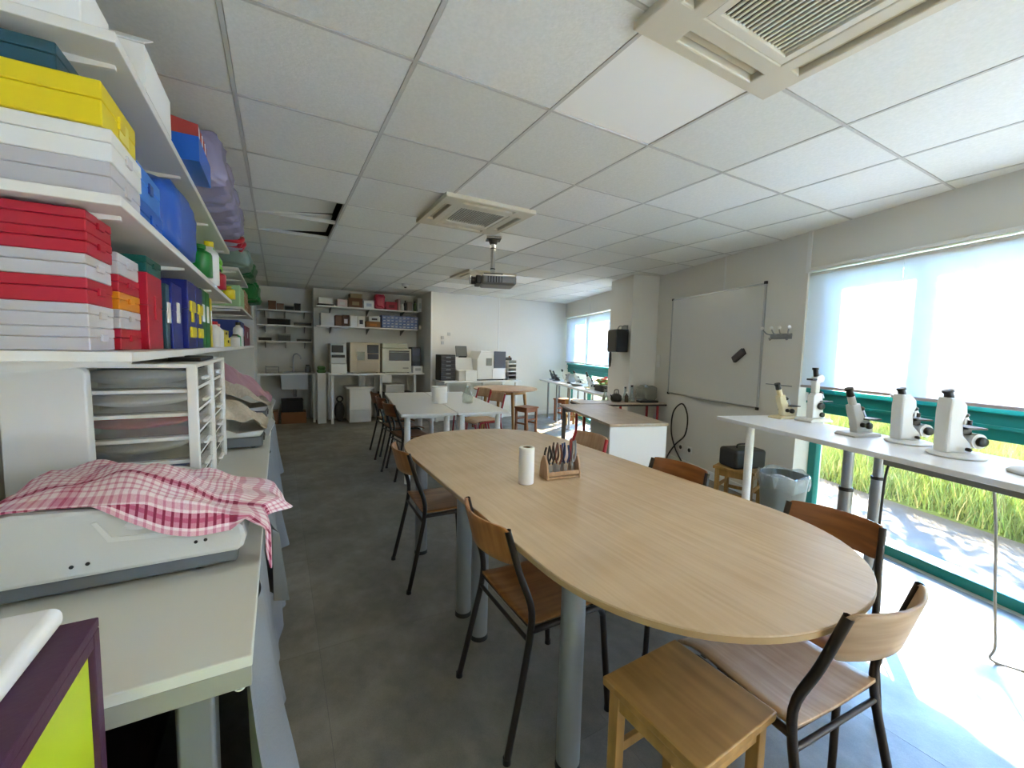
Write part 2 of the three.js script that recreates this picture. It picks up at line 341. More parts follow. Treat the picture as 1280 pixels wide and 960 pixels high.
blind(-3.3, -1.99, 1.125, 2.11, 'roller blind behind the right edge of the picture', 'roller blinds');
blind(-5.18, -3.31, 1.125, 2.11, 'roller blind at the end behind the camera', 'roller blinds');
blind(4.79, sF - 0.03, 1.15, 2.12, 'roller blind of the far window beside the far white wall', 'roller blinds');
blind(SC1 + 0.02, 4.77, 1.14, 2.12, 'roller blind of the far window just behind the column', 'roller blinds');
// ---------------------------------------------------------------- tables and chairs
const oakTop = M(0xffffff, 0.42, { map: woodTex(0xb89c79, 0xc9b090, 101, 0.9, 0.9, 80, 4), roughnessMap: tex(128, 128, (u, v) => 0.36 + 0.12 * fbm(u, v, 8, 8, 3, 12), false, 2, 2) });
oakTop.roughness = 1;
const oakEdge = M(0xa98a5e, 0.5);
const seatWood = M(0xffffff, 0.38, { map: woodTex(0x8a5526, 0xb07a42, 211, 1.6, 1.6, 40, 4) });
const seatDark = M(0xffffff, 0.38, { map: woodTex(0x70401c, 0x92592a, 221, 1.6, 1.6, 4, 40) });
const seatPale = M(0xffffff, 0.42, { map: woodTex(0xa98663, 0xc9a988, 231, 1.6, 1.6, 40, 4) });
const seatGrey = M(0xffffff, 0.4, { map: woodTex(0x9d7f60, 0xbb9f80, 241, 1.6, 1.6, 4, 40) });
const stoolWood = M(0xffffff, 0.5, { map: woodTex(0x8f6a35, 0xb98e50, 251, 1.3, 1.3, 26, 3) });
const stoolRed = M(0xffffff, 0.5, { map: woodTex(0x7c4421, 0xa6683a, 261, 1.3, 1.3, 4, 26) });
{
  const pts = [], cx = 1.262, hw = 0.575, zN = -0.45, zF = -3.08, b = 0.6, e = 2.25;
  for (let k = 0; k <= 40; k++) { const t = Math.PI * k / 40, c = Math.cos(t), s = Math.sin(t); pts.push([cx + hw * Math.sign(c) * Math.pow(Math.abs(c), 2 / e), zN - b + b * Math.pow(s, 2 / e)]); }
  for (let k = 0; k <= 40; k++) { const t = Math.PI * k / 40, c = -Math.cos(t), s = Math.sin(t); pts.push([cx + hw * Math.sign(c) * Math.pow(Math.abs(c), 2 / e), zF + b - b * Math.pow(s, 2 / e)]); }
  const t = thing('oval_table', 'long oval meeting table with pale oak top and round grey legs', 'table', [cx, 0, -1.765]);
  const loc = pts.map((p) => [p[0] - cx, p[1] + 1.765]);
  const top = obj('table_top', prism(loc, 0.724, 0.746, 0.002), oakTop, t);
  obj('edge_band', prism(loc.map(([x, z]) => [x * 1.002, z * 1.001]), 0.7245, 0.7415, 0.002), oakEdge, top);
  for (const x of [-0.435, 0.435]) for (const z of [0.735, 0.02, -0.18, -0.93]) {
    const l = obj('leg', cyl(0.04, 0.04, 0.02, 0.724, x, z, 24), mats.greyMetal, t);
    obj('foot', cyl(0.043, 0.041, 0, 0.022, x, z, 20), mats.dark, l);
  }
  for (const g of [box(-0.4, 0.4, 0.68, 0.72, 0.715, 0.755), box(-0.4, 0.4, 0.68, 0.72, -0.95, -0.91), box(-0.02, 0.02, 0.68, 0.72, -0.9, 0.72)]) obj('under_rail', g, mats.greyMetal, t);
}
// school chair: the sitter looks along -z, origin on the floor under the seat
function makeChair(label, wood, backWood, metal, group) {
  const t = thing('school_chair', label, 'chair', [0, 0, 0], 0, group), R = 0.0125, W = 0.195;
  obj('seat', sheet((u, v) => { const x = (u - 0.5) * (0.385 - 0.02 * v), z = 0.17 - 0.39 * v; return [x, 0.452 - 0.012 * Math.cos((u - 0.5) * 2.6) - 0.03 * Math.pow(Math.max(0, v - 0.75) / 0.25, 2) + 0.008 * Math.pow(Math.max(0, 0.2 - v) / 0.2, 2), z]; }, 12, 14, 0.011), wood, t);
  obj('backrest', sheet((u, v) => { const a = (u - 0.5), c = Math.min(1, (0.5 - Math.abs(a)) / 0.06), y = 0.668 + 0.135 * (0.5 + (v - 0.5) * (0.72 + 0.28 * Math.sqrt(Math.max(0, c)))); return [a * 0.355, y, 0.222 + 0.26 * (y - 0.7) + 0.055 * (1 - 4 * a * a)]; }, 22, 6, 0.01), backWood, t);
  for (const s of [-1, 1]) {
    const rear = obj('rear_leg', tube([[s * (W + 0.018), 0.012, 0.255], [s * (W + 0.008), 0.25, 0.2], [s * W, 0.42, 0.165], [s * W, 0.52, 0.165], [s * 0.18, 0.64, 0.205], [s * 0.17, 0.795, 0.25]], R, 26, 8), metal, t);
    obj('foot_cap', cyl(0.015, 0.014, 0, 0.02, s * (W + 0.018), 0.256, 10), mats.black, rear);
    const front = obj('front_leg', tube([[s * (W + 0.014), 0.012, -0.195], [s * (W + 0.006), 0.22, -0.178], [s * W, 0.4, -0.162]], R, 14, 8), metal, t);
    obj('foot_cap', cyl(0.015, 0.014, 0, 0.02, s * (W + 0.014), -0.196, 10), mats.black, front);
    obj('side_rail', tube([[s * W, 0.39, -0.163], [s * W, 0.422, -0.145], [s * W, 0.43, -0.1], [s * W, 0.43, 0.165]], R * 0.95, 18, 8), metal, t);
  }
  for (const [y, z] of [[0.425, -0.13], [0.425, 0.15], [0.395, 0.17]]) obj('cross_rail', rod([-W, y, z], [W, y, z], 0.008), metal, t);
  return t;
}
const put = (o, x, z, deg, label, grp) => { o.position.set(x, 0, z); o.rotation.y = deg * D2R; if (label) o.userData.label = label; if (grp) o.userData.group = grp; return o; };
{
  const G = 'school chairs around the oval table';
  const a = makeChair('honey wood school chair pushed in at the near left of the oval table', seatWood, seatWood, mats.frameBrown, G);
  put(a, 0.905, -1.345, -90);
  dup(a, [0.885, 0, -2.455], -92 * D2R, 'honey wood school chair pushed in at the far left of the oval table, half hidden');
  const b = makeChair('school chair beside the wooden stool at the near end of the oval table', seatPale, seatGrey, mats.frameBrown, G);
  put(b, 1.335, -0.655, -4);
  const c = makeChair('reddish brown school chair at the right of the oval table nearest the camera', seatDark, seatDark, mats.frameBrown, G);
  put(c, 1.74, -0.79, 94); c.scale.setScalar(0.95);
  dup(c, [1.63, 0, -1.48], 88 * D2R, 'school chair at the middle of the right side of the oval table').scale.setScalar(1);
  const d = makeChair('pale school chair with red frame at the far right of the oval table', seatPale, seatPale, mats.red, G);
  put(d, 1.71, -2.315, 90);
  // white table side
  const H = 'chairs along the white table';
  const redC = (x, z, deg, label) => dup(d, [x, 0, z], deg * D2R, label, H);
  redC(2.42, -5.12, 97, 'red framed school chair on the window side of the white table, near end');
  redC(2.5, -5.72, 97, 'red framed school chair between the white table and the round table');
  const k = makeChair('dark brown chair at the near left corner of the white table', seatDark, seatDark, mats.frameBrown, H);
  put(k, 1.265, -4.52, -84);
  dup(k, [1.3, 0, -5.06], -84 * D2R, 'dark brown chair in the middle of the left side of the white table');
  dup(k, [1.34, 0, -5.6], -84 * D2R, 'dark brown chair at the far left end of the white table');
}
// square wooden stool
function makeStool(label, wood, h, w, group) {
  const t = thing('wooden_stool', label, 'stool', [0, 0, 0], 0, group), a = w / 2, b = a - 0.032;
  obj('seat', rbox(-a, a, h - 0.026, h, -a, a, 0.005), wood, t);
  for (const sx of [-1, 1]) for (const sz of [-1, 1]) obj('leg', rbox(sx * b - 0.017, sx * b + 0.017, 0, h - 0.026, sz * b - 0.017, sz * b + 0.017, 0.003), wood, t);
  for (const s of [-1, 1]) {
    obj('apron', rbox(-b, b, h - 0.085, h - 0.03, s * b - 0.009, s * b + 0.009, 0.002), wood, t);
    obj('apron', rbox(s * b - 0.009, s * b + 0.009, h - 0.085, h - 0.03, -b, b, 0.002), wood, t);
    obj('stretcher', rbox(-b, b, h * 0.5, h * 0.5 + 0.03, s * b - 0.008, s * b + 0.008, 0.002), wood, t);
    obj('stretcher', rbox(s * b - 0.008, s * b + 0.008, h * 0.35, h * 0.35 + 0.03, -b, b, 0.002), wood, t);
  }
  return t;
}
{
  const s = makeStool('square honey wood stool in the foreground beside a school chair', stoolWood, 0.46, 0.32);
  put(s, 0.968, -0.7, 2);
  const f = makeStool('reddish wooden stool in front of the round table', stoolRed, 0.45, 0.3, 'stools near the round table');
  put(f, 3.64, -5.98, 16);
  dup(f, [2.98, 0, -6.62], 30 * D2R, 'reddish wooden stool under the left of the round table');
  dup(f, [4.98, 0, -6.75], 16 * D2R, 'wooden stool beside the far end of the microscope bench');
  const o = makeStool('taller wooden stool between the far window bench legs', stoolWood, 0.5, 0.3, 'stools near the round table');
  put(o, 4.85, -6.2, 16);
  const u = makeStool('small wooden stool under the whiteboard carrying a black case', stoolWood, 0.4, 0.34);
  put(u, 3.62, -2.22, 16);
}
// white tables pushed together
const whiteTop = M(0xdcdedd, 0.4);
function whiteTable(label, x, z) {
  const t = thing('white_table', label, 'table', [x, 0, z], 8 * -D2R, 'white tables pushed together');
  obj('table_top', rbox(-0.278, 0.278, 0.718, 0.745, -1.02, 1.02, 0.005), whiteTop, t);
  for (const sx of [-0.2, 0.2]) for (const sz of [-0.88, 0.88]) { const l = obj('leg', cyl(0.03, 0.03, 0.012, 0.718, sx, sz, 18), mats.white, t); obj('foot', cyl(0.033, 0.032, 0, 0.014, sx, sz, 14), mats.greyMetal, l); }
  for (const z of [0.88, -0.88]) obj('rail', box(-0.19, 0.19, 0.68, 0.716, z - 0.015, z + 0.015), mats.white, t);
}
{
  const c = Math.cos(8 * D2R), s = Math.sin(8 * D2R), d = 0.281;
  whiteTable('left half of the pair of white tables, beside the dark chairs', 1.72 - c * d, -4.94 - s * d);
  whiteTable('right half of the pair of white tables, on the window side', 1.72 + c * d, -4.94 + s * d);
}
// round wooden table far back
{
  const t = thing('round_table', 'round wooden table near the far white wall', 'table', [3.38, 0, -6.25], 0.3);
  obj('table_top', lathe([[0, 0.722], [0.535, 0.722], [0.545, 0.73], [0.545, 0.742], [0.538, 0.748], [0, 0.748]], 48), seatPale, t);
  for (let k = 0; k < 4; k++) { const a = k * Math.PI / 2 + 0.45; obj('leg', rod([Math.cos(a) * 0.42, 0, Math.sin(a) * 0.42], [Math.cos(a) * 0.34, 0.722, Math.sin(a) * 0.34], 0.022, 12, 0.03), stoolWood, t); }
  obj('apron', lathe([[0.33, 0.66], [0.35, 0.66], [0.35, 0.722], [0.33, 0.722], [0.33, 0.66]], 32), stoolWood, t);
}
// desk with the white end panel, in line with the window wall
const deskTop = M(0xffffff, 0.45, { map: woodTex(0xb3a08b, 0xcab9a4, 271, 1.1, 1.1, 30, 4) });
{
  const t = thing('desk', 'wooden topped desk with white end panel in front of the column', 'desk', FP(1.125, 0, 1.215), -FA);
  obj('desk_top', rbox(-0.3, 0.3, 0.72, 0.747, -0.69, 0.69, 0.004), deskTop, t);
  obj('end_panel', rbox(-0.285, 0.295, 0.03, 0.72, 0.645, 0.668, 0.003), mats.whiteGloss, t);
  obj('pedestal', rbox(-0.27, 0.285, 0.06, 0.72, 0.2, 0.645, 0.004), M(0xb9b9b4, 0.5), t);  // white pedestal; its shaded side is put into this grey
  for (const x of [-0.26, 0.26]) obj('leg', rbox(x - 0.02, x + 0.02, 0, 0.72, -0.65, -0.61, 0.004), mats.greyMetal, t);
  obj('modesty_panel', rbox(0.24, 0.255, 0.35, 0.7, -0.6, 0.2, 0.002), M(0xb9b9b4, 0.5), t);
  obj('rail', rbox(-0.26, 0.26, 0.66, 0.7, -0.645, -0.615, 0.002), mats.greyMetal, t);
}
{
  const t = thing('school_desk', 'wooden school desk with red legs against the column', 'desk', FP(2.0, 0, 0.64), -FA);
  obj('desk_top', rbox(-0.6, 0.6, 0.728, 0.752, -0.17, 0.17, 0.004), deskTop, t);
  obj('edge_strip', rbox(-0.605, 0.605, 0.712, 0.735, -0.172, 0.176, 0.003), mats.frameBrown, t);
  for (const x of [-0.03, 0.5, -0.52]) obj('leg', rod([x, 0, 0.13], [x, 0.715, 0.13], 0.016, 12), mats.red, t);
  for (const x of [0.5, -0.52]) obj('leg', rod([x, 0, -0.13], [x, 0.715, -0.13], 0.016, 12), mats.red, t);
}
// tall white table carrying the microscopes near the window
const tallTop = M(0xe3e5e8, 0.32);
{
  const t = thing('standing_table', 'tall white table with telescopic legs along the near window', 'table', FP(-1.38, 0, 0.83), -FA);
  obj('table_top', rbox(-0.27, 0.27, 0.928, 0.955, -0.965, 0.965, 0.004), tallTop, t);
  for (const [x, z, tele] of [[-0.21, -0.71, 0], [-0.19, -0.07, 1], [0.2, -0.2, 1], [-0.19, 0.9, 1], [0.2, 0.9, 1]]) {
    const l = obj('leg', tele ? [cyl(0.03, 0.03, 0.02, 0.72, x, z, 20), cyl(0.024, 0.024, 0.7, 0.93, x, z, 20)] : cyl(0.025, 0.025, 0.02, 0.93, x, z, 20), tele ? mats.greyMetal : mats.white, t);
    if (tele) obj('collar', cyl(0.032, 0.032, 0.705, 0.722, x, z, 20), mats.dark, l);
    obj('foot', cyl(0.036, 0.034, 0, 0.022, x, z, 16), mats.dark, l);
  }
  obj('rail', box(0.17, 0.2, 0.89, 0.926, -0.9, 0.9), mats.greyMetal, t); obj('rail', box(-0.2, -0.17, 0.89, 0.926, 0.1, 0.9), mats.greyMetal, t);
}
// bench below the far windows
{
  const t = thing('window_bench', 'long white bench below the far windows', 'table', FP(4.2, 0, 0.34), -FA);
  obj('bench_top', rbox(-0.28, 0.28, 0.75, 0.777, -1.7, 1.7, 0.004), tallTop, t);
  for (const z of [-1.62, -1.05, -0.5, 0.2, 0.9, 1.6]) for (const x of [-0.22, 0.22]) { const l = obj('leg', rod([x, 0.01, z], [x, 0.75, z], 0.02, 12), mats.greyMetal, t); obj('foot', cyl(0.05, 0.045, 0, 0.012, x, z, 16), mats.greyMetal, l); }
}
// ---------------------------------------------------------------- left side: shelves, counter and what stands on them
const SX = -0.33;
const bracketGeo = () => [slab([[-0.36, 0], [0, 0], [0, -0.012], [-0.3, -0.045], [-0.36, -0.045]], 0.012)];
function wallShelf(label, y, z0, z1, xf = SX, nb = 4) {
  const t = thing('wall_shelf', label, 'shelf', [XL, y, (z0 + z1) / 2], 0, 'white shelves along the left wall'), h = Math.abs(z1 - z0) / 2, w = xf - XL;
  obj('board', rbox(0, w, -0.026, 0, -h, h, 0.003), mats.shelf, t);
  for (let k = 0; k < nb; k++) obj('bracket', slab([[0, -0.026], [w - 0.03, -0.026], [w - 0.03, -0.036], [0.05, -0.068], [0, -0.068]], 0.014), mats.shelf, t, [0, 0, h - (0.12 + k * (2 * h - 0.24) / Math.max(1, nb - 1))]);
  return t;
}
wallShelf('topmost near shelf on the left wall carrying packs under the ceiling', 2.14, -1.415, -4.15);
wallShelf('middle near shelf on the left wall carrying the yellow box', 1.75, -1.395, -4.23);
wallShelf('long lowest shelf on the left wall carrying the red boxes', 1.366, -1.42, -7.68, SX, 9);
wallShelf('upper far shelf on the left wall with green bags', 2.145, -5.02, -6.55, SX, 3);
wallShelf('lower far shelf on the left wall with patterned packs', 1.79, -5.4, -7.68, SX, 3);


const plastic = (c, r = 0.35) => M(c, r);
const clearP = MP(0xf1eef2, 0.4, { transmission: 0.45, thickness: 0 });
const cRed = plastic(0xb5122f), cOr = plastic(0xe08a18), cYel = plastic(0xe8cf14), cBlue = plastic(0x1f62c4), cNavy = plastic(0x141e78), cGreen = plastic(0x0d7a2e), cTeal = plastic(0x0e5a58), cDTeal = plastic(0x214f60);
// storage case with a lid line, a latch and side ribs; front face looks along +x
function kitBox(label, mat, x1, x0, y0, y1, z0, z1, group, latch = mats.white) {
  const t = thing('storage_case', label, 'box', [(x0 + x1) / 2, y0, (z0 + z1) / 2], 0, group), w = Math.abs(x1 - x0) / 2, d = Math.abs(z1 - z0) / 2, h = y1 - y0, hl = h * 0.42;
  obj('body', rbox(-w + 0.001, w - 0.001, 0, h - hl - 0.0005, -d + 0.001, d - 0.001, 0.0035), mat, t);
  const lid = obj('lid', rbox(-w, w, h - hl, h, -d, d, 0.0035), mat, t);
  obj('latch', rbox(w - 0.002, w + 0.005, h * 0.4, h * 0.72, -0.022, 0.022, 0.002), latch, lid);
  return t;
}
{
  const G = 'stacked storage cases on the lowest left shelf';
  const xs = -0.41, xb = -0.76, z0 = -1.432, z1 = -1.615;
  const lv = [1.367, 1.426, 1.485, 1.548, 1.607, 1.66, 1.714];
  [[clearP, 'clear case at the bottom of the near stack of red and clear boxes'], [clearP, 'clear case second from the bottom of the near stack'], [cRed, 'red case between two clear cases of the near stack'], [clearP, 'clear case between red cases of the near stack'], [cRed, 'red case under the top red case of the near stack'], [cRed, 'red case on top of the near stack, under the middle shelf']].forEach(([m, l], k) => kitBox(l, m, xs + (k > 3 ? 0.004 : 0), xb, lv[k] + 0.0005, lv[k + 1], z0, z1, G, m));
  const l2 = [1.367, 1.43, 1.486, 1.537, 1.587, 1.65];
  [[cRed, 'red case at the bottom of the second stack, under a clear case'], [clearP, 'clear case under the orange case'], [cOr, 'orange case in the middle of the second stack'], [cRed, 'red case on top of the orange case'], [clearP, 'clear case on top of the second stack']].forEach(([m, l], k) => kitBox(l, m, -0.4, -0.68, l2[k] + 0.0005, l2[k + 1], -1.632, -1.84, G, m));
  kitBox('tall red case standing behind the second stack', cRed, -0.385, -0.62, 1.367, 1.63, -1.87, -2.07, G, cRed);
  kitBox('dark teal case lying on the tall red case', cTeal, -0.385, -0.64, 1.6305, 1.685, -1.87, -2.075, G, cTeal);
  kitBox('narrow dark blue case beside the tall red case', cDTeal, -0.375, -0.6, 1.367, 1.62, -2.085, -2.14, G);
  kitBox('tall navy case standing on the lowest left shelf', cNavy, -0.37, -0.62, 1.367, 1.635, -2.16, -2.36, G, mats.white);
  // navy case with yellow catches
  for (const [z, l] of [[-2.38, 'navy case with yellow catches, nearest of the pair'], [-2.6, 'navy case with yellow catches beside the green binder']]) {
    const t = kitBox(l, cNavy, -0.352, -0.62, 1.367, 1.675, z, z - 0.2, G, cYel);
    for (const y of [0.05, 0.17]) obj('yellow_catch', rbox(0.13, 0.142, y, y + 0.05, -0.06, 0.06, 0.004), cYel, t);
  }
  const binder = (l, m, z, w, h, x = -0.36) => { const t = thing('ring_binder', l, 'binder', [x, 1.367, z], 0, 'binders on the lowest left shelf'); obj('cover', [rbox(-0.24, 0, 0, h, -w / 2, -w / 2 + 0.004, 0.001), rbox(-0.24, 0, 0, h, w / 2 - 0.004, w / 2, 0.001), rbox(-0.004, 0, 0, h, -w / 2, w / 2, 0.001)], m, t); obj('pages', box(-0.23, -0.02, 0.01, h - 0.012, -w / 2 + 0.006, w / 2 - 0.006), mats.paper, t); obj('spine_label', box(0, 0.001, h * 0.45, h * 0.75, -w * 0.3, w * 0.3), mats.paper, t); };
  binder('green binder beside the navy cases', cGreen, -2.9, 0.15, 0.32); binder('second green binder beside the navy cases', cGreen, -3.06, 0.15, 0.32);
  binder('thin yellow binder after the green binders', cYel, -3.2, 0.08, 0.3);
  kitBox('bright yellow case lying on the far part of the lowest left shelf', cYel, -0.36, -0.6, 1.367, 1.44, -3.95, -4.4, G, mats.black);
  kitBox('black and yellow case stacked on the yellow case', cYel, -0.37, -0.6, 1.4405, 1.5, -3.95, -4.35, G, mats.black);
  kitBox('slate blue case toward the far end of the lowest left shelf', plastic(0x33479a), -0.36, -0.6, 1.367, 1.64, -5.3, -6.1, G);
  kitBox('dark pink case at the far end of the lowest left shelf', plastic(0x8c1f4a), -0.36, -0.6, 1.367, 1.62, -6.2, -7.2, G);
  // bottles and pots
  const bottle = (l, mat, cap, x, y, z, r, h, grp) => { const t = thing('bottle', l, 'bottle', [x, y, z], 0, grp); obj('body', lathe([[0, 0], [r, 0], [r, h * 0.68], [r * 0.9, h * 0.76], [r * 0.42, h * 0.84], [r * 0.42, h * 0.9], [0, h * 0.9]], 20), mat, t); obj('cap', cyl(r * 0.5, r * 0.5, h * 0.88, h, 0, 0, 16), cap, t); };
  const B = 'bottles and pots on the left shelves';
  bottle('white bottle with red cap after the yellow binder', mats.white, cRed, -0.37, 1.367, -3.42, 0.04, 0.17, B);
  bottle('second white bottle with pink cap on the lowest left shelf', mats.white, plastic(0xd58a90), -0.37, 1.367, -3.55, 0.04, 0.16, B);
  bottle('small white pot in front of the yellow case', mats.white, mats.black, -0.345, 1.367, -4.6, 0.04, 0.11, B);
  bottle('green tinted bottle between white pots', plastic(0x3fae6a), mats.white, -0.35, 1.367, -4.8, 0.04, 0.13, B);
  bottle('slim white bottle near the slate blue case', mats.white, mats.black, -0.35, 1.367, -5.05, 0.045, 0.24, B);
  bottle('dark bottle near the slate blue case', mats.dark, mats.white, -0.35, 1.367, -5.18, 0.045, 0.14, B);
  bottle('green bottle on the middle left shelf after the blue bag', cGreen, cGreen, -0.36, 1.751, -2.84, 0.055, 0.17, B);
  bottle('white bottle with yellow cap on the middle left shelf', mats.white, cYel, -0.36, 1.751, -3.2, 0.05, 0.26, B);
  bottle('red bottle on the middle left shelf', cRed, mats.black, -0.345, 1.751, -3.42, 0.05, 0.13, B);
  bottle('yellow pot at the far end of the middle left shelf', cYel, cYel, -0.345, 1.751, -4.1, 0.05, 0.1, B);
  // middle shelf
  const H = 'storage boxes on the middle left shelf';
  kitBox('grey clear box with white lid on the middle left shelf', clearP, -0.355, -0.76, 1.751, 1.835, -1.43, -1.69, H, clearP);
  kitBox('white lidded box under the yellow box', mats.white, -0.35, -0.76, 1.8355, 1.915, -1.43, -1.69, H, clearP);
  const yb = kitBox('big yellow box on the middle left shelf, near end', cYel, -0.362, -0.76, 1.9155, 2.02, -1.42, -1.7, H, cYel);
  obj('logo_panel', rbox(0.199, 0.2015, 0.02, 0.075, -0.06, 0.02, 0.001), plastic(0xf3e36b), yb);
  kitBox('dark teal box on top of the yellow box', cDTeal, -0.44, -0.76, 2.0205, 2.085, -1.43, -1.66, H, cTeal);
  kitBox('lower blue box beside the clear box on the middle left shelf', cBlue, -0.365, -0.7, 1.751, 1.84, -1.72, -2.02, H, cBlue);
  kitBox('upper blue box beside the yellow box on the middle left shelf', plastic(0x3a7fd6), -0.365, -0.7, 1.8405, 1.945, -1.72, -2.0, H, plastic(0x24418f));
}
// soft packs: pillow-like bags
const soft = (c, r = 0.35, o = {}) => MP(c, r, { clearcoat: 0.3, clearcoatRoughness: 0.3, ...o });
function pack(name, label, mat, at, w, h, d, group, turn = [0, 0, 0], wob = 0.06, n = 0) {
  const g = new THREE.SphereGeometry(1, 26, 18), p = g.attributes.position, s = n || rnd() * 50;
  for (let i = 0; i < p.count; i++) {
    const v = V(p.getX(i), p.getY(i), p.getZ(i)), f = (a) => Math.sign(a) * Math.pow(Math.abs(a), 0.45), k = 1 + wob * (Math.sin(v.x * 7 + s) * Math.sin(v.y * 9 + s * 2) + Math.sin(v.z * 11 + s) * 0.7);
    p.setXYZ(i, f(v.x) * w / 2 * k, f(v.y) * h / 2 * k, f(v.z) * d / 2 * k);
  }
  g.computeVertexNormals();
  const t = thing(name, label, 'bag', at, 0, group);
  obj('bag', g, mat, t, [0, h / 2, 0], turn);
  return t;
}
const slim = { f: 0.5 };
{
  const G = 'plastic packs on the topmost left shelf';
  pack('plastic_bag', 'blue plastic bag standing on the middle left shelf', soft(0x1d58b8), [-0.46, 1.751, -2.36], 0.26, 0.3, 0.54, undefined, [0, 0, 0], 0.05, 3);
  // open white carton and picture cards at the near end of the top shelf
  const c = thing('white_carton', 'white carton on the topmost left shelf near the camera', 'carton', [-0.45, 2.141, -1.86]);
  obj('carton', [box(-0.28, 0.12, 0, 0.004, -0.17, 0.17), box(-0.28, 0.12, 0.004, 0.13, 0.166, 0.17), box(-0.28, 0.12, 0.004, 0.13, -0.17, -0.166), box(0.116, 0.12, 0.004, 0.13, -0.166, 0.166), box(-0.28, -0.276, 0.004, 0.13, -0.166, 0.166)], mats.paper, c);
  obj('flap', rbox(-0.27, 0.12, 0, 0.004, -0.14, 0, 0.001), mats.paper, c, [0, 0.132, 0.17], [0.55, 0, 0]);
  const pb = thing('open_tray', 'blue open tray of printed leaflets on the topmost left shelf', 'tray', [-0.4, 2.141, -2.38]);
  obj('tray', [box(-0.16, 0.13, 0, 0.01, -0.17, 0.17), box(0.124, 0.13, 0.01, 0.1, -0.17, 0.17), box(-0.16, 0.124, 0.01, 0.1, 0.164, 0.17), box(-0.16, 0.124, 0.01, 0.1, -0.17, -0.164)], cBlue, pb);
  const LG = 'leaflets standing in the blue tray';
  for (let k = 0; k < 9; k++) tag(obj('leaflet', rbox(-0.1, 0.1, 0, 0.2, -0.004, 0.004, 0.001), [M(0xb3423a, 0.6), mats.paper, M(0xa85a48, 0.6)][k % 3], scene, [-0.37, 2.152, -2.24 - k * 0.029], [-0.35, 0.3, 0.06]), `${['nearest', 'middle', 'farthest'][Math.floor(k / 3)]} ${['red', 'white', 'brownish'][k % 3]} leaflet standing in the blue tray`, 'leaflet', LG);
  for (let k = 0; k < 6; k++) {
    const z = -2.66 - k * 0.215;
    const t = pack('plastic_pack', `${['first', 'second', 'third', 'fourth', 'fifth', 'sixth'][k]} crinkled grey violet plastic pack counting from the blue tray`, soft(0x8d87a3, 0.25), [-0.41, 2.141, z], 0.4, 0.27, 0.2, G, [0, 0, 0.12], 0.07, 10 + k * 3.1);
    obj('label_strip', rbox(0.15, 0.156, 0.05, 0.16, -0.05, 0.05, 0.001), mats.paper, t, [0.025, 0, 0], [0, 0, 0.1]);
  }
  for (let k = 0; k < 2; k++) {
    const z = -3.96 - k * 0.185, t = pack('plastic_pack', k ? 'red edged plastic pack at the far end of the topmost left shelf' : 'red edged plastic pack next to the grey violet packs', soft(0xa8a4b4, 0.25), [-0.42, 2.141, z], 0.36, 0.16, 0.17, G, [0, 0, 0.1], 0.06, 40 + k);
    obj('red_edge', tube([[-0.1, 0.05, 0.085], [0.16, 0.03, 0.088], [0.19, 0.07, 0], [0.16, 0.03, -0.088]], 0.018, 20, 8), cRed, t);
  }
  const K = 'packs on the far left shelves';
  pack('plastic_bag', 'dark green plastic bag hanging over the upper far shelf', soft(0x1f6d43), [-0.4, 2.146, -5.95], 0.36, 0.2, 0.7, K, [0, 0, -0.06], 0.07, 61);
  pack('plastic_bag', 'grey green plastic bag at the near end of the upper far shelf', soft(0x7c9389), [-0.41, 2.146, -5.3], 0.36, 0.22, 0.46, K, [0, 0, 0.05], 0.06, 64);
  pack('plastic_bag', 'green bag drooping beyond the end of the upper far shelf', soft(0x157a3c), [-0.34, 1.965, -7.15], 0.25, 0.28, 0.7, K, [0, 0, 0.1], 0.08, 67);
  tag(obj('shelf_box', rbox(-0.7, -0.35, 1.79, 1.949, -6.85, -7.5, 0.004), mats.cardboard), 'cardboard box carrying the drooping green bag at the far end of the lower far shelf', 'carton');
  const pat = M(0xffffff, 0.6, { map: tex(64, 64, (u, v) => { const n = vnoise(u * 10, v * 10, 10, 10, 5); return n > 0.62 ? [188, 120, 60] : n > 0.4 ? [150, 74, 52] : [205, 190, 150]; }, true, 4, 4) });
  tag(obj('patterned_pack', rbox(-0.66, -0.35, 1.791, 2.06, -6.2, -6.8, 0.01), pat), 'pack with brown and orange print on the lower far shelf', 'carton', K);
  const bub = M(0x6fc534, 0.35), gg = thing('green_bubble_pack', 'light green bubbled pack on the middle left shelf', 'pack', [-0.45, 1.751, -3.75]);
  obj('pack', rbox(-0.12, 0.08, 0, 0.3, -0.2, 0.2, 0.02), bub, gg);
  for (let i = 0; i < 5; i++) for (let j = 0; j < 5; j++) obj('bubble', sph(0.024, 0.082, 0.05 + j * 0.05, -0.15 + i * 0.075, 0.5, 1, 1, 10), bub, gg);
  tag(obj('pale_green_pack', rbox(-0.66, -0.35, 1.791, 2.03, -5.5, -6.1, 0.015), M(0xa9cf98, 0.5)), 'pale green pack beside the printed pack on the lower far shelf', 'carton', K);
  tag(obj('paper_box', rbox(-0.74, -0.39, 2.141, 2.26, -1.42, -1.62, 0.004), mats.paper), 'white paper box at the near end of the topmost left shelf', 'carton');
}
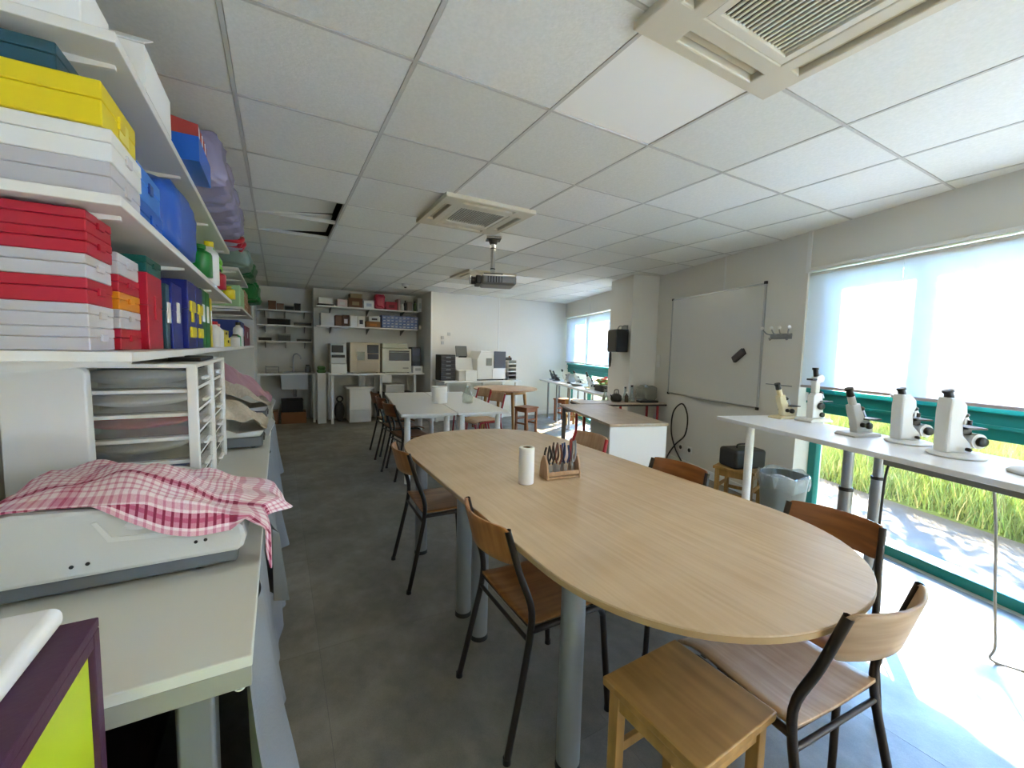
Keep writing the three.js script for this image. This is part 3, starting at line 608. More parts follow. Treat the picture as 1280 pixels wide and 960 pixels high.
// counter, skirt and everything on it
const benchTop = M(0xdad9cd, 0.42), greyCloth = MP(0x8b8d8f, 0.9, { sheen: 0.4, sheenRoughness: 0.6, bumpMap: grain, bumpScale: 0.0008 });
{
  const t = thing('side_counter', 'long off-white counter along the left wall', 'counter', [-0.42, 0, -3.1]);
  const W0 = XL + 0.42, W1 = 0.36, z0 = 2.12, z1 = -2.3;
  obj('worktop', rbox(W0, W1, 0.72, 0.745, z1, z0, 0.003), benchTop, t);
  obj('end_edge', rbox(W0, W1 - 0.002, 0.675, 0.72, z0 - 0.022, z0 - 0.002, 0.003), M(0x9b9a8c, 0.5), t);
  obj('front_edge', rbox(W1 - 0.02, W1 - 0.002, 0.7, 0.72, z1, z0 - 0.023, 0.003), M(0x9b9a8c, 0.5), t);
  for (const z of [z0 - 0.1, 0.9, -0.5, z1 + 0.1]) for (const x of [0.25, -0.3]) { const l = obj('leg', rbox(x - 0.035, x + 0.035, 0.01, 0.72, z - 0.035, z + 0.035, 0.01), mats.greyMetal, t); obj('foot', cyl(0.045, 0.045, 0, 0.012, x, z, 16), mats.dark, l); }
  obj('back_rail', box(W0 + 0.02, W0 + 0.06, 0.62, 0.7, z1, z0 - 0.1), mats.greyMetal, t);
  const r = thing('curtain_rail', 'white tube end of the curtain rail under the counter', 'curtain rail', [-0.085, 0.668, -3.1]);
  obj('tube', [tf(new THREE.CylinderGeometry(0.011, 0.011, 4.2, 16, 1, true), [0, 0, 0], [Math.PI / 2, 0, 0]), tf(new THREE.CylinderGeometry(0.008, 0.008, 4.2, 16, 1, true), [0, 0, 0], [Math.PI / 2, 0, 0]), tf(new THREE.RingGeometry(0.008, 0.011, 16), [0, 0, 2.1])], mats.white, r);
  for (const z of [1.9, 0.6, -0.8, -2]) obj('hook', rbox(-0.005, 0.005, 0.008, 0.04, z - 0.01, z + 0.01, 0.001), mats.white, r);
  const fold = (z, y) => Math.sin(z * 17) * 0.5 + Math.sin(z * 31 + 1) * 0.3 + Math.sin(z * 7.3) * 0.5;
  const cl = obj('counter_skirt', sheet((u, v) => { const z = -1.04 - 4.28 * u, y = 0.655 * v + 0.012, k = 1 - v; return [-0.072 + 0.05 * k + (0.012 + 0.03 * k) * fold(z, y) + 0.01 * k * Math.sin(u * 90 + v * 4), y, z + 0.05 * k * Math.sin(z * 9)]; }, 220, 16, 0.002), greyCloth);
  tag(cl, 'grey cloth skirt hanging in folds from the left counter', 'curtain');
  const fd = obj('cloth_corner', sheet((u, v) => { const a = u * Math.PI * 1.3; return [-0.035 + 0.055 * Math.sin(a) * (0.4 + 0.6 * v), 0.37 + 0.31 * (1 - v) - 0.05 * Math.sin(u * 3), -1.82 - 0.16 * u - 0.03 * v]; }, 18, 14, 0.003), M(0x6d6f6b, 0.9));
  tag(fd, 'dark grey cloth end hanging out beyond the counter skirt', 'cloth');
}
// black crate with hose under the counter
{
  const t = thing('black_crate', 'black ribbed crate in the dark under the near end of the counter', 'crate', [-0.43, 0, -1.35]);
  obj('crate', rbox(-0.2, 0.16, 0, 0.42, -0.22, 0.22, 0.02), mats.black, t);
  for (let k = 0; k < 12; k++) obj('rib', rbox(-0.18 + k * 0.028, -0.166 + k * 0.028, 0.05, 0.37, 0.218, 0.228, 0.003), mats.dark, t);
}
// purple cabinet with lime panels, and the white lid on it
{
  const pur = M(0x4a2440, 0.5, { bumpMap: grain, bumpScale: 0.0004 }), lime = M(0xb9c81f, 0.42);
  const t = thing('purple_cabinet', 'purple framed cabinet with lime yellow side panel in the near left corner', 'cabinet', [-0.5, 0, -0.64]);
  obj('top_board', rbox(-0.27, 0.224, 0.908, 0.925, -0.29, 0.3, 0.002), pur, t);
  obj('far_post', rbox(0.198, 0.224, 0, 0.907, -0.29, -0.265, 0.002), pur, t);
  obj('near_post', rbox(0.198, 0.224, 0, 0.907, 0.275, 0.3, 0.002), pur, t);
  obj('bottom_rail', rbox(0.198, 0.224, 0.0, 0.06, -0.264, 0.274, 0.002), pur, t);
  obj('top_rail', rbox(0.2, 0.224, 0.885, 0.9075, -0.264, 0.274, 0.002), pur, t);
  obj('side_panel', rbox(0.2, 0.216, 0.06, 0.885, -0.264, 0.274, 0.002), lime, t);
  obj('back_panel', box(-0.27, 0.197, 0, 0.907, -0.285, -0.27), pur, t);
  obj('left_panel', box(-0.27, -0.255, 0, 0.907, -0.269, 0.29), pur, t);
  const w = obj('plastic_cover', rbox(-0.2, 0.2, 0, 0.036, -0.24, 0.24, 0.016, 4), mats.whiteGloss, scene, [-0.515, 0.9255, -0.69]);
  tag(w, 'white rounded plastic cover lying on the purple cabinet', 'cover');
}
// near machine under the checked towel
const machineWhite = M(0xcfd0cb, 0.5, { bumpMap: grain, bumpScale: 0.0004 }), machineGrey = M(0x6c7276, 0.55);
const towelTex = tex(512, 512, (u, v) => {
  const n = 34, fu = (u * n) % 1, fv = (v * n * 0.7) % 1, line = (f) => (f < 0.36 ? 1 : 0), b = (t) => (Math.abs(t - 0.05) < 0.026 || Math.abs(t - 0.3) < 0.03 ? 1 : 0);
  let c = [238, 222, 222]; const s = line(fu) * 0.42 + line(fv) * 0.42 + b(v) * 0.8 + b(u) * 0.4;
  c = mixc(c, [176, 52, 88], Math.min(0.95, s * 0.62)); if (b(v) && line(fu)) c = [138, 40, 70];
  const w = hash2(u * 512 | 0, v * 512 | 0, 6) * 14 - 7; return [c[0] + w, c[1] + w, c[2] + w];
});
const towelMat = M(0xffffff, 0.95, { map: towelTex }); towelMat.userData.ownUV = true;
const beigeTex = tex(256, 256, (u, v) => { const t = fbm(u, v, 40, 40, 3, 15); const st = Math.sin(u * 40) > 0.93 ? 0.15 : 0; return mixc([196, 184, 162], [224, 214, 196], t - st); });
const beigeMat = M(0xffffff, 0.95, { map: beigeTex }); beigeMat.userData.ownUV = true;
const pinkMat = M(0xcaa0aa, 0.95, { bumpMap: grain, bumpScale: 0.001 });
function cloth(name, label, mat, f, nu = 40, nv = 36) { return tag(obj(name, sheet(f, nu, nv, 0.003), mat), label, 'cloth'); }
{
  const t = thing('covered_machine', 'light grey machine on the near counter under the checked towel', 'machine', [-0.36, 0.745, -1.62]);
  // profile in x-y, pulled along z
  const prof = [[-0.36, 0.05], [0.245, 0.05], [0.262, 0.062], [0.27, 0.09], [0.262, 0.125], [0.24, 0.148], [0.12, 0.195], [0.05, 0.215], [-0.2, 0.235], [-0.26, 0.225], [-0.34, 0.16], [-0.36, 0.12]];
  obj('housing', slab(prof, 0.44, 0.012), machineWhite, t);
  const b = obj('base', rbox(-0.345, 0.245, 0.012, 0.06, -0.205, 0.205, 0.012), machineGrey, t);
  for (const [x, z] of [[-0.3, 0.16], [0.15, 0.16], [-0.3, -0.16], [0.15, -0.16]]) obj('foot', cyl(0.016, 0.018, 0, 0.014, x, z, 12), mats.black, b);
  obj('inset_panel', slab([[-0.06, 0.19], [-0.03, 0.135], [0.235, 0.115], [0.232, 0.128], [-0.022, 0.147], [-0.05, 0.193]], 0.004, 0.001), M(0xdcddd8, 0.45), t, [0, 0, 0.221]);
  for (const [x, y] of [[-0.1, 0.085], [-0.07, 0.087], [0.15, 0.098], [0.172, 0.1]]) obj('screw', tf(cyl(0.0045, 0.0045, -0.002, 0.002, 0, 0, 10), [x, y, 0.2205], [Math.PI / 2, 0, 0]), mats.dark, t);
  obj('side_grip', sph(0.03, 0.03, 0.17, 0.212, 1.3, 0.6, 0.4), mats.white, t);
  // towel: follows the profile, hangs over near edge a little and down the right end
  const topY = (x) => { const P = [[-0.8, 0.1], [-0.36, 0.12], [-0.34, 0.16], [-0.26, 0.225], [-0.2, 0.235], [0.05, 0.215], [0.12, 0.195], [0.24, 0.148], [0.262, 0.125], [0.27, 0.09], [0.9, 0.09]]; for (let k = 0; k + 1 < P.length; k++) if (x <= P[k + 1][0]) { const s = (x - P[k][0]) / (P[k + 1][0] - P[k][0]); return P[k][1] + (P[k + 1][1] - P[k][1]) * s; } return 0.1; };
  cloth('checked_towel', 'pink and white checked towel draped over the near machine', towelMat, (u, v) => {
    let x = -0.3 + 0.62 * u, z = 0.235 - 0.42 * v - 0.03 * Math.sin(u * 7), y;
    const hump = 0.055 * Math.exp(-Math.pow((x - 0.0) / 0.13, 2)) * Math.sin(Math.PI * Math.min(1, v * 1.1 + 0.05));
    const rip = 0.007 * Math.sin(u * 26 + v * 8) * (0.4 + v) + 0.005 * Math.sin(v * 22 - u * 9);
    if (x > 0.24) { const d = (x - 0.24) / 0.08, low = Math.exp(-Math.pow((v - 0.08) / 0.1, 2)), out = Math.exp(-Math.pow((v - 0.62) / 0.25, 2)); y = topY(0.24) + 0.006 - d * (0.05 + 0.13 * low + 0.03 * out); x = 0.262 + 0.055 * Math.min(1, d * 3) + 0.075 * out * d + 0.012 * Math.sin(v * 16); z += 0.03 * d * low; }
    else y = topY(x) + 0.012 + hump + Math.max(rip, -0.006);
    if (v < 0.1 && x < 0.24) { y = Math.min(y, topY(x) + 0.012); if (z > 0.223) y -= (z - 0.223) * 1.6; z = Math.max(z, 0.2265 - 0 * v); if (y < topY(x) - 0.004) z = Math.max(z, 0.2275); }
    return [-0.36 + x, 0.745 + y, -1.62 + z];
  }, 64, 48);
  // white rounded panel leaning behind the machine
  const p = thing('plastic_screen', 'white rounded plastic screen standing behind the near machine', 'screen', [-0.655, 0.745, -1.9]);
  const pr = []; for (const [cx, cy, a0] of [[0.075, 0.535, 0], [-0.075, 0.535, 90]]) for (let k = 0; k <= 6; k++) { const a = (a0 + k * 15) * D2R; pr.push([cx + 0.025 * Math.cos(a), cy + 0.025 * Math.sin(a)]); }
  pr.push([-0.1, 0], [0.105, 0]);
  obj('shell', slab(pr, 0.05, 0.006), mats.white, p);
  obj('foot_strip', rbox(-0.1, 0.1, 0, 0.02, -0.03, 0.03, 0.004), mats.white, p);
}
// drawer tower with clear drawers
{
  const t = thing('drawer_tower', 'tall white drawer tower with clear drawers on the left counter', 'drawer unit', [-0.49, 0.745, -2.45]);
  const w = 0.2, d = 0.46, h = 0.562;
  for (const [x, z] of [[-w, -d], [w, -d], [-w, d], [w, d], [w, 0.0]]) obj('post', rbox(x - 0.016, x + 0.016, 0, h, z - 0.016, z + 0.016, 0.004), mats.white, t);
  const frost = MP(0xf4f4f2, 0.12, { transmission: 0.9, thickness: 0 });
  const contents = [0xdcdad2, 0xc9323f, 0xe2e2e6, 0x9aa0a6, 0xb9b2a4, 0x3e5aa0];
  for (let k = 0; k < 6; k++) {
    const y = 0.02 + k * 0.091;
    obj('shelf_frame', rbox(-w, w, y - 0.018, y - 0.004, -d, d, 0.003), mats.white, t);
    for (const [z0, z1] of [[0.02, 0.44], [-0.44, -0.02]]) {
      const dr = obj('drawer', [box(-w + 0.01, w + 0.005, y, y + 0.003, z0, z1), box(-w + 0.01, w, y, y + 0.068, z1 - 0.003, z1), box(-w + 0.01, w, y, y + 0.068, z0, z0 + 0.003), box(w + 0.002, w + 0.005, y, y + 0.068, z0, z1)], frost, t);
      obj('drawer_pull', rbox(w + 0.005, w + 0.022, y + 0.02, y + 0.034, (z0 + z1) / 2 - 0.06, (z0 + z1) / 2 + 0.06, 0.005), mats.white, dr);
      obj('contents', tf(sph(1, 0, 0, 0, 0.17, 0.026 + 0.005 * (k % 3), 0.19, 12), [0, y + 0.036, (z0 + z1) / 2]), M(contents[(k + (z0 > 0 ? 4 : 0)) % 6], 0.8), dr);
    }
  }
  obj('top', rbox(-w - 0.016, w + 0.016, h - 0.01, h + 0.006, -d - 0.016, d + 0.016, 0.004), mats.white, t);
  tag(obj('dark_tray', rbox(-0.4, -0.29, 1.314, 1.33, -2.2, -2.6, 0.004), mats.dark), 'thin dark tray lying on the drawer tower', 'tray');
}
// two more covered machines farther along the counter
function coveredFlat(label, z, cl1, cl2) {
  const t = thing('flatbed_machine', label, 'machine', [-0.33, 0.746, z], 0, 'covered flat machines on the counter');
  obj('base', rbox(-0.25, 0.235, 0.01, 0.075, -0.2, 0.2, 0.012), machineGrey, t);
  obj('tray', slab([[-0.25, 0.075], [0.22, 0.075], [0.245, 0.11], [0.238, 0.115], [0.1, 0.1], [-0.1, 0.2], [-0.25, 0.22]], 0.4, 0.006), machineWhite, t);
  obj('front_panel', rbox(0.232, 0.242, 0.03, 0.06, -0.05, 0.1, 0.003), mats.black, t);
  for (const [x, zz] of [[-0.2, 0.15], [0.18, 0.15], [-0.2, -0.15], [0.18, -0.15]]) obj('foot', cyl(0.014, 0.016, 0, 0.012, x, zz, 10), mats.black, t);
  return t;
}
coveredFlat('flat grey machine half under a beige cloth, behind the drawer tower', -3.2);
coveredFlat('flat grey machine under pink and beige cloths, farthest on the counter', -4.35);
const drape = (z0, hgt, sp, s, dx = 0) => (u, v) => { const x = -0.26 + 0.5 * u, z = sp * (0.5 - v), e = Math.abs(v - 0.5) * 2, top = 0.24 + hgt * (1 - 0.75 * Math.pow(e, 2.2)) * (1 - Math.pow(u, 1.4)) - 0.12 * Math.pow(u, 2); const y = top + 0.014 * Math.sin(u * 15 + s + v * 5) + 0.014 * Math.sin(v * 15 + s * 2 + u * 6) + 0.008 * Math.sin((u + v) * 31) - (u > 0.93 ? (u - 0.93) * 0.5 : 0); return [-0.33 + dx + x, 0.746 + Math.max(y, x < 0.1 ? 0.225 - 0.3 * Math.max(0, x + 0.15) : 0.13), z0 + z]; };
cloth('beige_towel', 'crumpled beige cloth over the machine behind the drawer tower', beigeMat, drape(-3.2, 0.13, 0.46, 1, 0.02));
cloth('beige_towel', 'beige cloth over the farthest machine on the counter', beigeMat, drape(-4.35, 0.14, 0.5, 4, 0.03));
cloth('pink_towel', 'pale pink cloth heaped on the farthest machine of the counter', pinkMat, (u, v) => { const p = drape(-4.5, 0.26, 0.5, 7, 0.03)(u, v); return [p[0], p[1] + 0.012, p[2]]; });
for (const [z, l] of [[-3.02, 'white paper slip hanging at the front of the nearer flat machine'], [-4.12, 'white paper slip at the front of the farthest machine']]) tag(obj('paper_slip', rbox(-0.002, 0.002, 0, 0.1, -0.04, 0.04, 0.001), mats.paper, scene, [-0.075, 0.83, z], [0.2, 0.3, -0.4]), l, 'paper');
// ---------------------------------------------------------------- ceiling fittings
const acMat = M(0xcfc8b4, 0.5), acMat2 = M(0xd9d3c2, 0.5), acDark = M(0x2b2925, 0.7);
function holed(outer, holes, d, bev = 0) {
  const rect = (x0, x1, y0, y1, P) => { P.moveTo(x0, y0); P.lineTo(x1, y0); P.lineTo(x1, y1); P.lineTo(x0, y1); P.closePath(); return P; };
  const sh = rect(...outer, new THREE.Shape()); holes.forEach((h) => sh.holes.push(rect(...h, new THREE.Path())));
  return new THREE.ExtrudeGeometry(sh, { depth: d, bevelEnabled: bev > 0, bevelSize: bev, bevelThickness: bev, bevelOffset: -bev, bevelSegments: 2 });
}
function cassette(label, x, z, turn = 0) {
  const t = thing('ceiling_air_conditioner', label, 'air conditioner', [x, CEIL, z], turn, 'ceiling air conditioners'), H = 0.355, s0 = 0.265, s1 = 0.312, L = 0.2, g = 0.205;
  const holes = [[-g, g, -g, g], [-s1, -s0, -L, L], [s0, s1, -L, L], [-L, L, -s1, -s0], [-L, L, s0, s1]];
  const plate = holed([-H, H, -H, H], holes, 0.022, 0.006); plate.rotateX(Math.PI / 2);
  obj('panel', plate, acMat, t);
  obj('housing', [box(-0.29, 0.29, 0.04, 0.28, -0.29, 0.29), box(-0.34, 0.34, 0.01, 0.04, -0.34, 0.34)], acDark, t);
  const fr = holed([-g, g, -g, g], [[-g + 0.03, g - 0.03, -g + 0.03, g - 0.03]], 0.012, 0.002); fr.rotateX(Math.PI / 2); fr.translate(0, -0.012, 0);
  const gr = obj('grille', fr, acMat2, t);
  for (let k = 0; k < 18; k++) { const p = -0.168 + k * 0.0198; obj('grille_slat', tf(new THREE.BoxGeometry(0.0082, 0.006, 0.35), [p, -0.014, 0], [0, 0, 0]), acMat2, gr); }
  for (const [xx, zz, w, d] of [[-(s0 + s1) / 2, 0, 0.03, 0.385], [(s0 + s1) / 2, 0, 0.03, 0.385], [0, -(s0 + s1) / 2, 0.385, 0.03], [0, (s0 + s1) / 2, 0.385, 0.03]]) obj('louvre', tf(new THREE.BoxGeometry(w, 0.005, d), [xx, -0.006, zz]), M(0xc2b79c, 0.5), t, [0, 0, 0]);
  obj('sensor', [tf(cyl(0.012, 0.012, 0, 0.003, 0, 0, 14), [-0.3, -0.025, -0.27])], mats.greyMetal, t);
  return t;
}
cassette('cream ceiling air conditioner at the top edge, nearest the camera', GX + 1.5 * T6, GZ + 1.5 * T6);
cassette('cream ceiling air conditioner above the projector', GX + 1.5 * T6, GZ - 2.5 * T6);
cassette('cream ceiling air conditioner farthest back, behind the projector', GX + 3.5 * T6, GZ - 6.5 * T6);
{
  const t = thing('projector', 'silver and black projector hanging from the ceiling on a chrome pole', 'projector', [1.79, 0, -3.62], -0.35);
  obj('ceiling_plate', [rbox(-0.07, 0.07, CEIL - 0.02, CEIL - 0.001, -0.07, 0.07, 0.004), cyl(0.032, 0.05, CEIL - 0.06, CEIL - 0.02, 0, 0, 20)], mats.dark, t);
  const p = obj('pole', cyl(0.021, 0.021, 2.1, CEIL - 0.05, 0, 0, 20), mats.chrome, t);
  for (const y of [2.15, 2.34]) obj('pole_ring', cyl(0.024, 0.024, y, y + 0.008, 0, 0, 20), mats.dark, p);
  obj('mount', [rbox(-0.09, 0.09, 2.085, 2.105, -0.07, 0.07, 0.004)], mats.dark, t);
  const b = obj('body', rbox(-0.12, 0.21, 1.99, 2.085, -0.14, 0.14, 0.03, 4), M(0x77797c, 0.4, { metalness: 0.3 }), t);
  obj('front_panel', rbox(-0.165, -0.115, 1.998, 2.075, -0.12, 0.12, 0.01), mats.dark, t);
  const l = obj('lens', tf(cyl(0.04, 0.04, -0.03, 0.03, 0, 0, 24), [-0.19, 2.035, 0.05], [0, 0, Math.PI / 2]), mats.black, t);
  obj('lens_ring', tf(new THREE.TorusGeometry(0.04, 0.007, 8, 24), [-0.215, 2.035, 0.05], [0, Math.PI / 2, 0]), mats.chrome, l);
  for (let k = 0; k < 6; k++) obj('vent_slat', rbox(-0.06 + k * 0.025, -0.05 + k * 0.025, 2.01, 2.065, 0.138, 0.143, 0.001), mats.dark, b);
  const d = thing('smoke_detector', 'small round detector on the ceiling in front of the alcove', 'detector', [1.87, CEIL, -7.05]);
  obj('body', lathe([[0, -0.045], [0.04, -0.042], [0.055, -0.02], [0.06, 0], [0, 0]], 24), mats.white, d); obj('sensor_ring', cyl(0.018, 0.022, -0.06, -0.044, 0, 0, 16), mats.dark, d);
}
// ---------------------------------------------------------------- on the window wall
const facThing = (n, l, c, s, y, off, grp, extra = 0) => thing(n, l, c, FP(s, y, off), -FA + extra, grp);
{
  const t = facThing('whiteboard', 'large whiteboard in a thin grey frame on the right wall', 'whiteboard', 1.11, 0.885, 0.001);
  const w = 0.735, h = 1.2; // local: x outwards, so the board lies at negative x
  obj('board', box(-0.014, -0.004, 0.01, h - 0.01, -w + 0.01, w - 0.01), M(0xdadbd7, 0.22), t);
  for (const g of [rbox(-0.02, 0, 0, 0.016, -w, w, 0.003), rbox(-0.02, 0, h - 0.016, h, -w, w, 0.003)]) obj('frame_rail', g, mats.steel, t);
  for (const s of [-1, 1]) obj('frame_rail', rbox(-0.02, 0, 0.016, h - 0.016, s * w - 0.008, s * w + 0.008, 0.003), mats.steel, t);
  for (const y of [0, h]) for (const s of [-1, 1]) obj('corner_cap', rbox(-0.024, 0, y - 0.014, y + 0.014, s * w - 0.014, s * w + 0.014, 0.004), mats.dark, t);
  obj('pen_tray', rbox(-0.06, -0.02, 0.0, 0.01, -0.3, 0.3, 0.002), mats.steel, t);
  const e = thing('board_eraser', 'dark grey eraser stuck on the whiteboard', 'eraser', FP(0.635, 1.393, 0.034), -FA);
  obj('grip', rbox(-0.018, 0.008, -0.035, 0.035, -0.085, 0.085, 0.012, 3), M(0x4a4850, 0.6), e, [0, 0, 0], [-0.62, 0, 0]); obj('felt', rbox(0.008, 0.018, -0.033, 0.033, -0.083, 0.083, 0.003), M(0x2c2a30, 0.95), e, [0, 0, 0], [-0.62, 0, 0]);
  // coat hooks
  const k = facThing('coat_rack', 'metal coat hooks with white knobs beside the whiteboard', 'coat hooks', 0.17, 1.55, 0.001);
  obj('back_plate', rbox(-0.012, 0, 0, 0.05, -0.115, 0.115, 0.004), mats.greyMetal, k);
  for (const z of [-0.1, -0.03, 0.03, 0.1]) { const hk = obj('hook', tube([[-0.012, 0.04, z], [-0.05, 0.05, z * 1.15], [-0.07, 0.085, z * 1.4]], 0.006, 12, 8), mats.greyMetal, k); obj('knob', sph(0.015, -0.073, 0.1, z * 1.45), mats.white, hk); }
  for (const z of [-0.09, 0.09]) obj('lower_hook', tube([[-0.012, 0.012, z], [-0.035, -0.01, z], [-0.045, 0.012, z]], 0.005, 10, 6), mats.greyMetal, k);
  // cable loop, sockets, switches
  const cb = obj('wall_cable', tube([FP(1.47, 0.08, 0.03), FP(1.6, 0.2, 0.03), FP(1.69, 0.4, 0.04), FP(1.655, 0.66, 0.05), FP(1.47, 0.79, 0.06), FP(1.37, 0.65, 0.05), FP(1.41, 0.42, 0.04), FP(1.6, 0.26, 0.03), FP(1.74, 0.1, 0.03), FP(1.72, 0.012, 0.08)], 0.009, 70, 8), mats.dark);
  tag(cb, 'thick dark cable hanging in a loop on the wall below the whiteboard', 'cable');
  for (const [s, l] of [[1.52, 'wall socket under the cable loop, next to the desk'], [1.35, 'wall socket under the whiteboard, right of the cable loop']]) { const o = facThing('wall_socket', l, 'socket', s, 0.24, 0.001, 'sockets below the whiteboard'); obj('plate', rbox(-0.012, 0, -0.04, 0.04, -0.04, 0.04, 0.004), mats.white, o); obj('insert', tf(cyl(0.024, 0.024, 0, 0.006, 0, 0, 18), [-0.011, 0, 0], [0, 0, Math.PI / 2]), mats.dark, o); }
  const sw = facThing('light_switch', 'pair of light switches between the column and the whiteboard', 'switch', 2.12, 1.25, 0.001);
  for (const y of [0, 0.085]) obj('switch_plate', rbox(-0.012, 0, y - 0.04, y + 0.04, -0.04, 0.04, 0.004), mats.white, sw);
  const ln = obj('conduit', [frbox(0.02, 0.3, 1.13, 1.138, 0.001, 0.008, 0.002)], mats.greyMetal); tag(ln, 'thin conduit along the wall under the coat hooks', 'conduit');
  // loudspeaker on the column
  const sp = facThing('loudspeaker', 'black loudspeaker on the column', 'loudspeaker', 2.36, 1.4, 0.395);
  obj('cabinet', rbox(-0.19, -0.02, 0, 0.31, -0.14, 0.14, 0.008), mats.black, sp); obj('grille', rbox(-0.202, -0.19, 0.012, 0.298, -0.128, 0.128, 0.004), M(0x4b4945, 0.8), sp);
  for (const z of [-0.06, 0.06]) obj('bracket', tube([[0, 0.36, z], [-0.06, 0.36, z], [-0.09, 0.31, z]], 0.008, 12, 6), mats.greyMetal, sp); obj('wall_mount', rbox(-0.02, 0, 0.1, 0.37, -0.08, 0.08, 0.003), mats.greyMetal, sp);
  const um = facThing('hanging_bag', 'dark slim bag hanging below the loudspeaker', 'bag', 2.72, 1.17, 0.43);
  obj('bag', lathe([[0, 0], [0.012, 0.02], [0.022, 0.12], [0.018, 0.2], [0.008, 0.25], [0, 0.25]], 14), mats.dark, um); obj('strap', tube([[0, 0.24, 0], [0.01, 0.33, 0.01], [0.033, 0.37, 0]], 0.005, 10, 6), mats.dark, um);
}
// ---------------------------------------------------------------- microscopes
const micWhite = M(0xdfe0dd, 0.4), micCream = M(0xdccfa8, 0.45), micGrey = M(0xbcbcb8, 0.45);
function knob(parent, x, y, z, r, mat = mats.black, d = 0.018) { return obj('focus_knob', tf(lathe([[0, 0], [r, 0], [r * 1.05, d * 0.5], [r * 0.9, d], [0, d]], 18), [x, y, z], [Math.PI / 2, 0, 0]), mat, parent); }
function objectives(parent, x, y) { for (const [dx, a] of [[-0.012, 0.25], [0.0, 0], [0.014, -0.3]]) obj('objective', rod([x + dx * 0.3, y, 0], [x + dx + Math.sin(-a) * 0.01, y - 0.035, dx * 0.6], 0.009, 10, 0.007), mats.steel, parent); }
// leaning laboratory microscope; front along +x
function micLean(label, mat, k, at, turn) {
  const t = thing('microscope', label, 'microscope', at, turn, 'microscopes on the tall white table');
  obj('base', slab([[-0.085, 0], [0.1, 0], [0.105, 0.006], [0.09, 0.018], [-0.07, 0.018], [-0.09, 0.008]].map((p) => [p[0] * k, p[1] * k]), 0.11 * k, 0.004), mat, t);
  obj('arm', slab([[-0.025, 0.018], [0.085, 0.018], [0.09, 0.05], [0.055, 0.085], [0.02, 0.1], [0.0, 0.13], [-0.02, 0.175], [-0.05, 0.17], [-0.072, 0.165], [-0.06, 0.12], [-0.035, 0.07]].map((p) => [p[0] * k, p[1] * k]), 0.042 * k, 0.006), mat, t);
  const tb = obj('tube', rod([-0.03 * k, 0.13 * k, 0], [-0.066 * k, 0.215 * k, 0], 0.02 * k, 16, 0.017 * k), mat, t);
  obj('eyepiece', [rod([-0.066 * k, 0.215 * k, 0], [-0.08 * k, 0.245 * k, 0], 0.019 * k, 14, 0.016 * k), rod([-0.08 * k, 0.245 * k, 0], [-0.084 * k, 0.256 * k, 0], 0.02 * k, 14)], mats.black, tb);
  obj('nosepiece', sph(0.02 * k, 0.008 * k, 0.145 * k, 0, 1.1, 0.7, 1), mats.dark, t); objectives(t, 0.022 * k, 0.135 * k);
  obj('stage', rbox(0.01 * k, 0.1 * k, 0.088 * k, 0.095 * k, -0.05 * k, 0.05 * k, 0.002), mats.dark, t);
  for (const s of [-1, 1]) { const n = knob(t, 0.045 * k, 0.055 * k, s > 0 ? 0.02 * k : -0.02 * k - 0.018, 0.017 * k); const n2 = knob(t, -0.0 * k, 0.06 * k, s > 0 ? 0.02 * k : -0.02 * k - 0.018, 0.012 * k); }
  obj('lamp', tf(cyl(0.016 * k, 0.012 * k, 0, 0.03 * k, 0, 0, 14), [0.085 * k, 0.018 * k, 0]), mats.dark, t);
  return t;
}
function micUpright(label, mat, k, at, turn) {
  const t = thing('microscope', label, 'microscope', at, turn, 'microscopes on the tall white table');
  obj('base', slab([[-0.09, 0], [0.1, 0], [0.105, 0.01], [0.08, 0.025], [-0.08, 0.025], [-0.095, 0.012]].map((p) => [p[0] * k, p[1] * k]), 0.13 * k, 0.004), mat, t);
  obj('pillar', slab([[-0.035, 0.025], [0.06, 0.025], [0.055, 0.12], [0.035, 0.2], [-0.015, 0.2], [-0.035, 0.18]].map((p) => [p[0] * k, p[1] * k]), 0.05 * k, 0.006), mat, t);
  obj('head', [rbox(-0.02 * k, 0.02 * k, 0.2 * k, 0.28 * k, -0.02 * k, 0.02 * k, 0.008), slab([[-0.025, 0.265], [0.045, 0.275], [0.055, 0.31], [0.03, 0.33], [-0.02, 0.31]].map((p) => [p[0] * k, p[1] * k]), 0.045 * k, 0.006)], mat, t);
  const e = obj('eyepiece', [rod([0, 0.31 * k, 0], [-0.012 * k, 0.365 * k, 0], 0.016 * k, 14), cyl(0.02 * k, 0.02 * k, 0.36 * k, 0.375 * k, -0.013 * k, 0, 14)], mats.black, t);
  obj('clamp', rbox(-0.06 * k, -0.01 * k, 0.288 * k, 0.3 * k, -0.022 * k, 0.022 * k, 0.003), mats.dark, t);
  objectives(t, 0.05 * k, 0.2 * k); obj('nosepiece', sph(0.02 * k, 0.045 * k, 0.2 * k, 0, 1, 0.6, 1), mats.dark, t);
  obj('stage', rbox(0.02 * k, 0.1 * k, 0.14 * k, 0.147 * k, -0.055 * k, 0.055 * k, 0.002), mats.dark, t);
  for (const s of [-1, 1]) { knob(t, 0.022 * k, 0.11 * k, s > 0 ? 0.026 * k : -0.026 * k - 0.02, 0.024 * k, mats.black, 0.02); knob(t, 0.04 * k, 0.05 * k, s > 0 ? 0.026 * k : -0.026 * k - 0.016, 0.017 * k, mats.black, 0.016); }
  return t;
}
